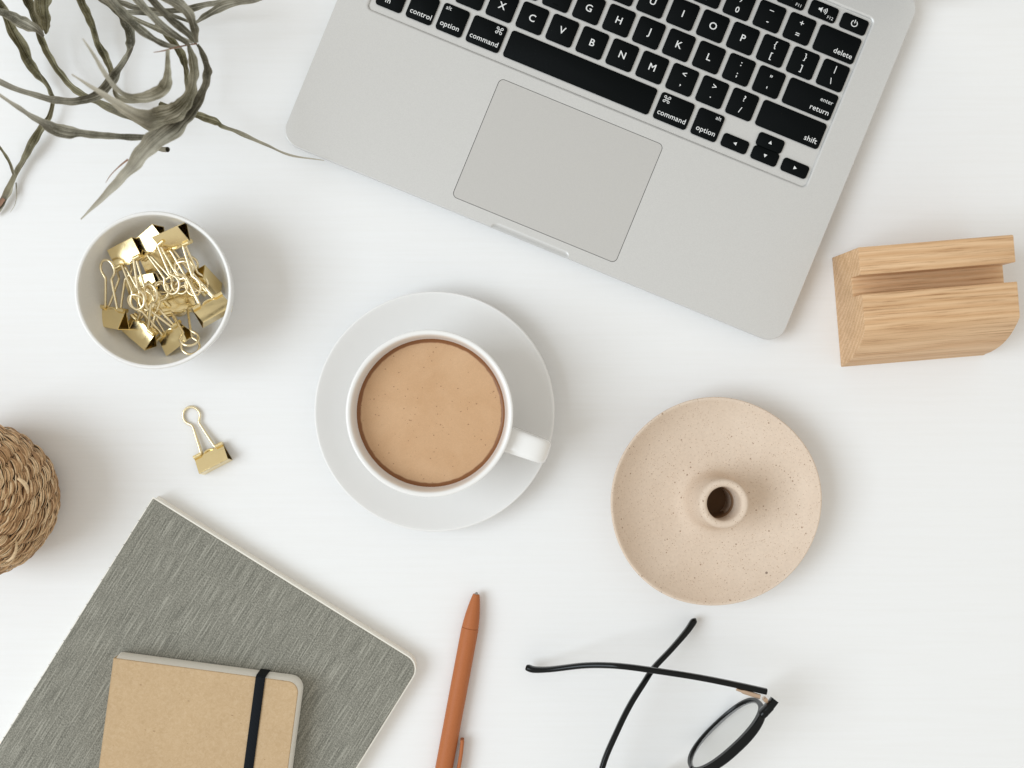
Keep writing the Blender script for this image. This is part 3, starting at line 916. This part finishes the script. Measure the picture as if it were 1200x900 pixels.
# elastic: a flat loop round the whole book
ex = 85.0
loop = [(0.9, 0.3), (1.55, 1.4), (0.75, 12.8), (0.45, 14.2), (0.1, 14.62), (-0.5, 14.78), (-75, 14.72), (-H_+0.5, 14.78), (-H_-0.1, 14.62), (-H_-0.45, 14.2), (-H_-0.75, 12.8), (-H_-1.55, 1.4), (-H_-0.9, 0.3)]
mb = MB(); rings = []
for i, (y, z) in enumerate(loop):
    a = Vector(loop[max(i-1, 0)]); c_ = Vector(loop[min(i+1, len(loop)-1)])
    t = (c_-a).normalized(); nn = Vector((-t.y, t.x))
    if nn.y < 0 and abs(t.x) > 0.5: nn = -nn
    hw, ht = 2.75, 0.32
    ring = []
    for sx, sn in ((-hw, -ht), (hw, -ht), (hw, ht*0.4), (hw*0.9, ht), (-hw*0.9, ht), (-hw, ht*0.4)):
        ring.append(((ex + sx)*MM, (y + nn.x*sn)*MM, (z + nn.y*sn)*MM))
    rings.append(ring)
mb.rings(rings)
mb.build('elastic_band', 'elastic', kb, smooth=50)

# ------------------------------------------------------------------ pen
pa = P(558.6, 694.5, 5.2); pb = P(521.5, 893.5, 5.2)
pdir = (pb - pa).normalized(); pl = 0.142
pen = thing('pen', 'orange-brown ballpoint pen lying on the table', 'pen', (pa.x, pa.y, 0), math.atan2(pdir.y, pdir.x))
def lathe_x(prof, seg=32):
    mb = MB()
    mb.rings([[(x*MM, r*MM*cos(2*pi*j/seg), 5.2*MM + r*MM*sin(2*pi*j/seg)) for j in range(seg)] for x, r in prof])
    return mb
lathe_x([(21.2, 4.6), (21.3, 4.95), (22, 5.1), (60, 5.18), (110, 5.15), (136, 5.0), (138, 4.6), (138.4, 0)]).build('barrel', 'terracotta_plastic', pen)
lathe_x([(0.9, 1.2), (0.9, 1.75), (1.3, 2.05)] + [(p.x, p.y) for p in catmull([(1.6, 2.15, 0), (6, 3.1, 0), (12, 4.1, 0), (18, 4.75, 0), (20.9, 4.93, 0)], 4)] + [(21.1, 4.8), (21.2, 4.4)]).build('tip_cone', 'terracotta_plastic', pen, smooth=50)
lathe_x([(-0.3, 0.4), (0.1, 0.75), (0.9, 1.1), (3, 1.1)], 16).build('writing_tip', 'pen_tip_metal', pen)
lathe_x([(138.3, 3.2), (141, 3.2), (146, 3.1), (147.5, 2.4), (147.8, 0)], 24).build('push_button', 'terracotta_plastic', pen)
mb = MB()
cy0 = 8.0
pts = catmull([(86.5*MM, 7.4*MM, 5.2*MM), (89.4*MM, 7.9*MM, 5.2*MM), (100*MM, 8.5*MM, 5.2*MM), (125*MM, 8.5*MM, 5.2*MM), (133*MM, 7.6*MM, 5.2*MM), (136*MM, 4.0*MM, 5.2*MM)], 5)
mb.tube(pts, [(1.15*MM, 3.0*MM)]*len(pts), 14, flat=0.5, up=(0, 0, 1))
mb.build('clip', 'terracotta_plastic', pen, smooth=50)

# ------------------------------------------------------------------ eyeglasses
e1 = P(911, 826, 40); e2 = P(701, 1004.5, 40)
fc = (e1 + e2)/2
fd = (e1 - e2).normalized(); fx_ = math.atan2(fd.y, fd.x)
gl = thing('eyeglasses', 'black rimmed eyeglasses with crossed half-folded temples', 'eyeglasses', (fc.x, fc.y, 0), fx_)
Mg = TM[gl.name]
# local frame: x along the front towards the visible hinge, +y towards the temples (up in the picture), z up
ZC = 24.6
tilt = rad(-3.5)
def front(x, y, z):      # wrap and pantoscopic tilt of the front
    yy = y + 0.00075*x*x + (z - ZC)*math.tan(tilt)
    return (x*MM, yy*MM, z*MM)
def lens_outline(ofs, n=96, s=1):
    out = []
    for j in range(n):
        a = 2*pi*j/n
        ca, sa = cos(a), sin(a)
        e = 2/2.35
        x = math.copysign(abs(ca)**e, ca)*(25.4 + ofs); z = math.copysign(abs(sa)**e, sa)*(21.8 + ofs)
        if sa > 0: x += 1.2*sa*(1 if ca > 0 else 0.4)*ca      # lifted outer corner
        out.append((s*(x + 32.0), ZC + z + (0.8*ca*sa if sa > 0 else 0)))
    return out
frame_mb = MB()
for s in (1, -1):
    inn = lens_outline(0, s=s); mid = lens_outline(1.4, s=s)
    rings = []
    for j in range(96):
        a = 2*pi*j/96
        top = max(0, sin(a)); side = max(0, cos(a))
        wo = 2.3 + 1.5*top + 1.2*side*max(0, sin(a) + 0.3)
        (xi, zi) = inn[j]; (xm, zm) = mid[j]
        d = Vector((xm - xi, zm - zi)).normalized()
        yo = 1.45 + 1.15*top
        sec = [(0, -yo+0.4), (0.3, -yo), (wo-0.5, -yo), (wo, -yo+0.5), (wo, yo-0.5), (wo-0.5, yo), (0.3, yo), (0, yo-0.4)]
        rings.append([front(xi + d.x*q_, y, zi + d.y*q_) for q_, y in sec])
    rings.append(rings[0])
    frame_mb.rings(rings, cap0=False, cap1=False)
    # end piece carrying the hinge
    pts = [front(s*x, y, z) for x, y, z in ((56.3, 0, ZC+14.2), (58.5, 0.1, ZC+14.8), (61, 0.2, ZC+15.1), (64.0, 0.4, ZC+15.2), (67.0, 0.7, ZC+15.0))]
    frame_mb.tube(catmull(pts, 4), [(2.45*MM, 4.6*MM)]*5 + [(2.4*MM, 4.2*MM)]*6 + [(2.2*MM, 3.8*MM)]*6, 14, flat=0.55, up=(0, 0, 1))
# bridge
pts = catmull([front(x, y, z) for x, y, z in ((-5.6, 0, ZC+4.5), (-3.5, -0.4, ZC+6.6), (0, -1.0, ZC+7.8), (3.5, -0.4, ZC+6.6), (5.6, 0, ZC+4.5))], 5)
frame_mb.tube(pts, [(2.1*MM, 2.2*MM)]*len(pts), 12, flat=0.6, up=(0, 0, 1))
frame_mb.build('frame_front', 'acetate_black', gl, smooth=40)
for s in (1, -1):
    mb = MB()
    o1 = lens_outline(0.6, s=s)
    k0 = [front(x, -0.9 - 0.0008*((x-s*32)**2), z) for x, z in o1]; k1 = [front(x, 0.7 - 0.0008*((x-s*32)**2), z) for x, z in o1]
    mb.rings([k0, k1] if s > 0 else [k1, k0])
    mb.build('lens', 'lens_glass', gl, smooth=30)
def temple(pxs, mat='acetate_black'):
    pts = catmull([P(*p) for p in pxs], 6)
    n = len(pts)
    rr_ = []
    for i in range(n):
        t = i/(n-1)
        h = 2.7 - 0.7*t + (0.9*max(0, (t-0.72)/0.28) if t > 0.72 else 0)
        w = 1.7 - 0.2*t + (0.55*max(0, (t-0.8)/0.2))
        if t > 0.965: 
            e = math.sqrt(max(0.05, 1 - ((t-0.965)/0.035)**2)); h *= e; w *= e
        rr_.append((w*MM, h*MM))
    mb = MB(); mb.tube(pts, rr_, 14, flat=0.62, up=(0, 0, 1))
    return mb
temple([(898, 810.3, 38), (865, 803, 38), (820, 794, 37.5), (772, 786.5, 36.5), (736, 781.5, 34.5), (709, 779.5, 31), (682, 780, 25.5), (646, 784.2, 15.5), (626, 784.6, 9), (617, 781.5, 6)]).build('temple', 'acetate_black', gl, smooth=45, world=True)
temple([(697, 985, 38), (697, 950, 37.5), (706, 898.5, 36.5), (724, 855, 34.5), (739, 825, 31.5), (754, 801, 27.0), (766, 783, 22.5), (787, 760.5, 14.5), (805, 739.5, 7.5), (815, 724.5, 5)]).build('temple', 'acetate_black', gl, smooth=45, world=True)
def hinge(a, b_, c_, d):
    mb = MB()
    pts = [P(*a), P(*b_)]
    mb.tube(catmull([pts[0], pts[0].lerp(pts[1], 0.3), pts[1]], 3), [(0.8*MM, 1.2*MM)]*3 + [(1.3*MM, 1.6*MM)]*4, 10, flat=0.5, up=(0, 0, 1))
    p = P(*c_)
    mb.lathe([(0, -2.2*MM), (1.25*MM, -2.2*MM), (1.3*MM, -2.0*MM), (1.3*MM, 2.0*MM), (1.25*MM, 2.2*MM), (0.6*MM, 2.25*MM), (0.5*MM, 2.0*MM), (0, 2.0*MM)], 16, p)
    mb.tube([P(*c_), P(*d)], [(0.9*MM, 1.5*MM)]*2, 10, flat=0.5, up=(0, 0, 1))
    return mb
hinge((863, 807.5, 38.5), (890.5, 816.5, 39), (896.5, 819.5, 39), (902, 827.5, 39)).build('hinge', 'rose_metal', gl, world=True)

# ------------------------------------------------------------------ woven basket
bk = P(-29, 586, 34)
basket = thing('woven_basket', 'small round basket woven from tan rush at the left edge', 'basket', (bk.x, bk.y, 0))
prof_b = catmull([(0, 74.5, 0), (10, 74, 0), (20, 71.5, 0), (30, 65.5, 0), (37.5, 57, 0), (42.0, 45, 0), (43.4, 33, 0), (42.0, 20, 0), (37.5, 8, 0), (33, 1.5, 0)], 24)
mb = MB(); mb.lathe([(max(p.x - 2.2, 0)*MM, max(p.y - (2.0 if p.y > 10 else 0), 1.0)*MM) for p in prof_b[::6]] + [(0, 1.0*MM)], 72)
mb.v = mb.v
core = mb.build('basket_core', 'rush_core', basket)
# arc length table of the profile
acc = [0.0]
for i in range(1, len(prof_b)): acc.append(acc[-1] + (prof_b[i]-prof_b[i-1]).length)
def prof_at(s):
    for i in range(1, len(acc)):
        if acc[i] >= s:
            t = (s-acc[i-1])/max(1e-6, acc[i]-acc[i-1])
            p = prof_b[i-1].lerp(prof_b[i], t); d = (prof_b[i]-prof_b[i-1]).normalized()
            return p, d
    return prof_b[-1], (prof_b[-1]-prof_b[-2]).normalized()
rnd = random.Random(11)
def strand(mb, s0, th0, s1, th1, lift, w, sag=0.0, nseg=6, bow=0.0):
    """a flat leaf of rush bulging out between two ribs"""
    rings = []
    tw = rnd.uniform(-0.5, 0.5)
    for i in range(nseg+1):
        t = i/nseg
        s = s0 + (s1-s0)*t + bow*sin(pi*t); th = th0 + (th1-th0)*t
        p, d = prof_at(max(0.05, min(acc[-1]-0.05, s)))
        nr, nz = -d.y, d.x           # outward normal of the profile
        if nr*p.x + nz*(p.y-34) < 0: nr, nz = -nr, -nz
        h = lift*(sin(pi*t)**0.7) - 1.0 + sag
        r = p.x + nr*h; z = p.y + nz*h
        er = Vector((cos(th), sin(th), 0)); et = Vector((-sin(th), cos(th), 0))
        pos = er*r + Vector((0, 0, z))
        along = er*d.x + Vector((0, 0, d.y))     # down the profile
        nrm = er*nr + Vector((0, 0, nz))
        ang = tw*(t-0.5)*2
        side = along*cos(ang) + nrm*sin(ang); up = nrm*cos(ang) - along*sin(ang)
        ww = w*(0.45 + 0.55*sin(pi*min(1, max(0, t)))**0.6)
        hh = ww*0.42
        rings.append([(pos + side*ww*c_ + up*hh*u_)*MM for c_, u_ in ((-1, 0), (-0.5, 0.75), (0.1, 1.0), (0.65, 0.6), (1, -0.1), (0, -0.8))])
    mb.rings(rings)
mb = MB()
NR = 27
step = 7.4
s = 7.0; row = 0
while s < acc[-1] - 3:
    p, d = prof_at(s)
    nr = NR if p.x > 20 else (16 if p.x > 11 else 8)
    dth = 2*pi/nr
    off = (row*0.31) % 1.0
    for k in range(nr):
        th = (k + off)*dth + rnd.uniform(-0.02, 0.02)
        front_side = -2.0 < math.atan2(sin(th), cos(th)) < 2.0      # the far side is never seen from here: fewer leaves
        nq = 10 if front_side else 4
        cell_lift = rnd.uniform(1.5, 2.1)
        for q_ in range(nq):
            e = q_/(nq-1.0) - 0.5
            dsm = e*step*1.12 + rnd.uniform(-0.3, 0.3)
            skew = rnd.uniform(1.8, 3.6)
            a0, a1 = rnd.uniform(0.0, 0.16)*dth, rnd.uniform(0.0, 0.16)*dth
            strand(mb, s + dsm*0.72 - skew/2, th - dth*0.52 - a0, s + dsm*0.72 + skew/2, th + dth*0.52 + a1,
                   cell_lift*(1 - 0.9*e*e) + rnd.uniform(-0.35, 0.35), rnd.uniform(0.32, 0.58), nseg=6 if front_side else 4, bow=dsm*0.34)
    s += step; row += 1
# the knot at the crown
for k in range(10):
    a = rnd.uniform(0, 2*pi)
    strand(mb, 0.5, a, 6.5, a + rnd.uniform(-0.6, 0.6), 2.0, 1.2)
wv = mb.build('woven_strands', 'rush', basket, smooth=60); wv['kind'] = 'stuff'
for (sa, ta, sb, tb, lift, w) in ((22, 0.5, 26, -0.35, 2.6, 1.5), (20, 0.1, 27, -0.8, 3.0, 1.4), (33, 1.0, 30, 0.35, 3.2, 1.6), (44, -0.55, 50, -0.95, 3.2, 1.4), (41, 0.42, 45, 0.12, 3.2, 1.5)):
    mb = MB(); strand(mb, sa, ta, sb, tb, lift, w, 0.5, 9)
    mb.build('loose_strand', 'rush', basket, smooth=60)

# ------------------------------------------------------------------ air plant
hp = P(96, -78, 40)
plant = thing('air_plant', 'dried grey-green air plant with long curling leaves', 'plant', (hp.x, hp.y, 0))
def leaf(pts, mat='leaf_grey', chan=0.30, v0=0.0, v1=1.0, name='leaf', sub=7, thick=0.45):
    """pts: (px, py, z mm, visible width px, roll deg) -- a channelled ribbon"""
    seed = pts[0][0]*0.37 + pts[1][1]*0.11
    C3 = catmull([P(p[0], p[1], p[2]) for p in pts], sub)
    W3 = catmull([(p[3], p[4], 0) for p in pts], sub)
    n = len(C3)
    rings = []; uvs = []
    cross = [-1, -0.55, 0, 0.55, 1]
    prevS = None
    for i in range(n):
        t = (C3[min(i+1, n-1)] - C3[max(i-1, 0)]).normalized()
        s = t.cross(Vector((0, 0, 1)))
        if s.length < 0.15 and prevS is not None: s = prevS
        s.normalize(); prevS = s
        u = s.cross(t).normalized()
        q1 = noise.noise(Vector((i*0.23, seed, 0.0))); q2 = noise.noise(Vector((i*0.19, seed, 7.0)))
        r = rad(W3[i].y + 26*q2)
        sr = s*cos(r) + u*sin(r); ur = u*cos(r) - s*sin(r)
        w = max(0.25, W3[i].x)*0.86*(1 + 0.28*q1)*(CAM_H - C3[i].z)/F_PX/2
        th = min(thick*MM, w*0.5)
        ring = []
        for x in cross: ring.append(C3[i] + sr*x*w + ur*((0.45*abs(x)+0.75*x*x)*chan*w*1.8))
        for x in cross[::-1]: ring.append(C3[i] + sr*x*w*0.96 + ur*((0.45*abs(x)+0.75*x*x)*chan*w*1.8 - th*(1.1-abs(x)*0.7)))
        rings.append(ring)
        vv = v0 + (v1-v0)*i/(n-1)
        uvs += [((x+1)/2, vv) for x in cross] + [((x+1)/2, vv) for x in cross[::-1]]
    mb = MB(); mb.rings(rings); mb.uv = uvs
    return mb.build(name, mat, plant, smooth=60, world=True)
HX, HY = 96, -78
# long leaf down the left side, ending in a torn rusty tip
leaf([(HX-30, HY+20, 40, 12, 0), (-8, -22, 34, 12, 10), (6, 16, 26, 12, 20), (20, 45, 18, 15, 20), (33, 68, 12, 15, 5), (46, 85, 9, 13, -35), (54, 95, 8, 9, -70), (61, 108, 7, 7, -30), (62, 118, 7, 6, 20), (57, 135, 7, 7, 50), (49, 150, 6, 10, 15), (40, 170, 5, 13, -10), (30, 188, 4, 10, -30), (20, 205, 3.5, 8, -20), (11, 224, 3, 10, 0), (2, 240, 2.6, 9, 10), (-6, 252, 2.4, 6, 10)], 'leaf_olive', 0.45, 0, 0.75)
leaf([(5, 233, 4.6, 5, 0), (1, 238, 4.4, 6, 0), (-2, 243, 4.0, 3, 0), (-4, 247, 3.6, 1, 0)], 'leaf_rust', 0.2, name='torn_leaf_tip')
leaf([(-4, 168, 14, 3, 0), (4, 178, 12, 4, 0), (11, 190, 9, 4, 20), (16, 205, 5, 4, 40)], 'leaf_olive', 0.3, 0.1, 0.7)
leaf([(19, 214, 3.5, 2, 0), (19.5, 230, 3, 1.2, 0), (17, 241, 2.4, 1.0, 0), (12, 249, 2, 0.6, 0)], 'leaf_pale', 0.2, 0.4, 1)
# broad leaf folding over itself at the top left
leaf([(70, HY, 42, 15, 0), (55, -30, 40, 17, 0), (53, 0, 38, 20, 0), (54, 16, 37, 20, 0), (55, 28, 37, 17, 0), (55, 36, 38, 9, 0), (54, 40, 39, 3, 0)], 'leaf_olive', 0.42, 0.05, 0.45)
leaf([(-30, 4, 42, 8, 0), (-14, 9, 45, 9, 0), (0, 14, 47, 10, 0), (14, 19, 49, 13, -10), (26, 26, 50, 17, -15), (37, 32, 50, 15, 10), (46, 38, 48, 9, 30), (51, 43, 45, 3, 40)], 'leaf_grey', 0.30, 0.1, 0.6)
# narrow dark leaf sweeping to the centre
leaf([(50, -70, 40, 13, 0), (22, -22, 42, 14, 35), (31, 2, 36, 14, 48), (39, 20, 30, 12, 45), (47, 43, 22, 10, 25), (56, 62, 17, 9, 10), (68, 82, 14, 9, 0), (82, 98, 13, 9, -15), (95, 108, 14, 10, -30), (115, 118, 17, 11, -30), (140, 131, 20, 10, -15), (160, 143, 22, 9, 30), (178, 155, 24, 5, 40)], 'leaf_olive', 0.4, 0, 0.72)
leaf([(100, -60, 36, 12, 0), (94, -25, 30, 13, 0), (98, 2, 24, 14, -15), (107, 20, 19, 13, -25), (113, 37, 15, 11, -45), (117, 52, 13, 11, -20), (123, 67, 11, 11, 20), (129, 83, 9, 9, 40), (132, 100, 8, 7, 60), (136, 113, 8, 8, 20), (150, 118, 9, 8, 0), (172, 119, 10, 5, 0)], 'leaf_olive', 0.4, 0, 0.78)
# leaf that loops down and sweeps off to the left
leaf([(100, -30, 60, 8, 0), (117, -4, 56, 9, 0), (132, 8, 54, 9, 0), (145, 22, 50, 11, 0), (153, 38, 47, 14, -10), (156, 52, 45, 14, -40), (152, 64, 45, 11, -75), (145, 77, 46, 12, -35), (134, 92, 49, 14, 0), (121, 106, 53, 15, 10), (105, 114, 57, 12, 20), (84, 118, 60, 10, 25), (60, 116, 63, 9, 20), (34, 109, 66, 8, 10), (0, 96, 68, 7, 0), (-22, 86, 68, 6, 0)], 'leaf_grey', 0.35, 0, 0.72)
# straps arching over the top
leaf([(100, -45, 76, 9, 0), (125, -8, 86, 12, 0), (141, 12, 90, 12, 0), (160, 31, 92, 11, 0), (180, 46, 92, 9, 0), (197, 54, 91, 7, 10), (213, 56, 90, 3, 20)], 'leaf_grey', 0.2, 0, 0.62)
leaf([(130, -40, 88, 10, 0), (157, -6, 96, 12, 0), (179, 19, 98, 11, 0), (200, 38, 97, 10, 10), (216, 49, 95, 7, 20), (223, 53, 93, 3, 20)], 'leaf_grey', 0.2, 0, 0.62)
leaf([(150, -40, 84, 11, 0), (177, -2, 90, 11, 0), (195, 18, 90, 11, 0), (211, 32, 88, 10, 0), (225, 44, 86, 9, 10), (230, 52, 85, 3, 10)], 'leaf_grey', 0.22, 0, 0.62)
leaf([(231, 51.5, 86, 2.4, 0), (222, 52.5, 90, 2.0, 0), (205, 56, 97, 2.0, 0), (192, 59.5, 100, 1.8, 0), (180, 61.5, 102, 0.9, 0)], 'leaf_rust', 0.2, name='leaf_tip')
leaf([(165, -50, 92, 15, 0), (188, -8, 100, 17, 0), (209, 5, 100, 16, 5), (222, 19, 97, 13, 20), (227, 34, 92, 11, 35), (230, 50, 87, 5, 40)], 'leaf_grey', 0.3, 0, 0.62)
# leaves lying out to the upper right
leaf([(118, -2, 30, 7, 0), (142, 4, 28, 8, 0), (165, 11, 24, 8, 10), (200, 14, 18, 9, 10), (222, 11, 16, 10, 0), (245, 6, 18, 9, 0), (266, 1, 22, 6, 0), (285, -6, 25, 4, 0)], 'leaf_grey', 0.3, 0, 0.75)
leaf([(142, 14, 34, 5, 0), (170, 16, 36, 7, 0), (198, 18, 36, 6, 0), (226, 27, 34, 5, 40), (240, 21, 34, 10, 20), (258, 10, 35, 12, 0), (280, 3, 36, 9, 0), (300, 0, 37, 6, -15), (318, -6, 38, 3, -20)], 'leaf_grey', 0.3, 0, 0.72)
leaf([(100, -25, 66, 5, 0), (128, 4, 70, 6, 0), (150, 19, 70, 7, 0), (175, 30, 68, 7, 0), (200, 40, 66, 7, 0), (226, 50, 64, 4, 0)], 'leaf_pale', 0.2, 0, 0.72)
leaf([(182, 28, 44, 5, 0), (192, 37, 42, 8, 0), (205, 51, 38, 10, 0), (212, 64, 34, 10, 15), (215, 76, 30, 9, 60), (218, 86, 28, 7, 15), (221, 98, 26, 8, 0), (221, 112, 24, 7, 0)], 'leaf_olive', 0.4, 0, 0.68)
# the big leaf curling round to a pale point on the left
leaf([(221, 53, 90, 4, 0), (226, 68, 92, 11, 0), (228, 85, 92, 13, 0), (226, 102, 92, 14, 0), (220, 118, 94, 18, 0), (208, 131, 97, 25, 0), (190, 139, 102, 31, 0), (172, 140, 106, 25, 0), (152, 130, 112, 16, 10), (132, 117, 117, 10, 20), (110, 103, 121, 6, 20), (84, 87, 124, 2, 20)], 'leaf_pale', 0.28, 0, 0.92)
# the leaf ending in the long point towards the bowl
leaf([(231, 52, 85, 4, 20), (236, 62, 84, 8, 30), (241, 76, 84, 10, 40), (243, 90, 85, 11, 10), (240, 104, 87, 12, 0), (233, 118, 90, 14, 0), (222, 133, 94, 19, 0), (207, 148, 98, 26, 0), (189, 162, 101, 31, 0), (172, 177, 102, 27, 0), (156, 195, 100, 18, 0), (141, 211, 96, 12, 10), (121, 231, 90, 8, 20), (95, 257, 82, 2, 20)], 'leaf_grey', 0.30, 0, 0.88)
# small inner curl
leaf([(197, 58, 104, 5, 0), (197, 74, 106, 7, 0), (197, 89, 108, 11, 0), (194, 103, 111, 18, 0), (182, 112, 115, 18, 0), (166, 115, 118, 14, 0), (151, 112, 121, 9, 30), (138, 103, 124, 9, 50), (125, 87, 126, 8, 30), (112, 67, 129, 5, 10), (97, 45, 131, 1.6, 0)], 'leaf_pale', 0.30, 0, 0.92)
# long strap to the left with a swollen middle
leaf([(178, 160, 86, 9, 0), (150, 161, 87, 9, 0), (120, 159, 88, 9, 0), (98, 157, 89, 11, 0), (80, 156, 90, 18, 0), (62, 150, 92, 17, 0), (42, 139, 95, 9, 0), (20, 125, 98, 6, 0), (-2, 110, 101, 4, 0), (-16, 99, 103, 2, 0)], 'leaf_grey', 0.25, 0, 0.95)
# thin leaf reaching towards the laptop
leaf([(186, 122, 40, 8, 0), (205, 129, 34, 9, 0), (232, 136, 28, 10, 0), (252, 142, 24, 10, -10), (262, 147, 22, 7, -50), (280, 155, 20, 6, -20), (310, 169, 18, 4, 0), (340, 182, 17, 3, 10), (380, 188, 17, 0.9, 0)], 'leaf_olive', 0.35, 0.1, 0.98)
leaf([(150, 187, 96, 3, 0), (140, 195, 94, 2, 0), (130, 205, 90, 1.3, 0), (124, 214, 86, 0.8, 0)], 'leaf_rust', 0.2, name='leaf_tip')
# cut flower stalk showing under the leaves, and the heart of the plant beyond the picture's edge
mb = MB(); pts = catmull([P(176, 171, 48), P(189, 174.8, 49), P(196.5, 175.2, 53)], 5)
mb.tube(pts, [1.3*MM]*6 + [1.45*MM]*5, 14, caps=False)
mb.tube(pts[::-1], [1.0*MM]*5 + [0.9*MM]*6, 14, caps=False)
mb.build('cut_stalk', 'stem_dark', plant, smooth=50, world=True)
mb = MB()
mb.lathe([(0, 0), (9*MM, 0), (15*MM, 8*MM), (17*MM, 20*MM), (14*MM, 34*MM), (9*MM, 46*MM), (5*MM, 60*MM), (0, 64*MM)], 24)
mb.build('plant_base', 'leaf_grey', plant)
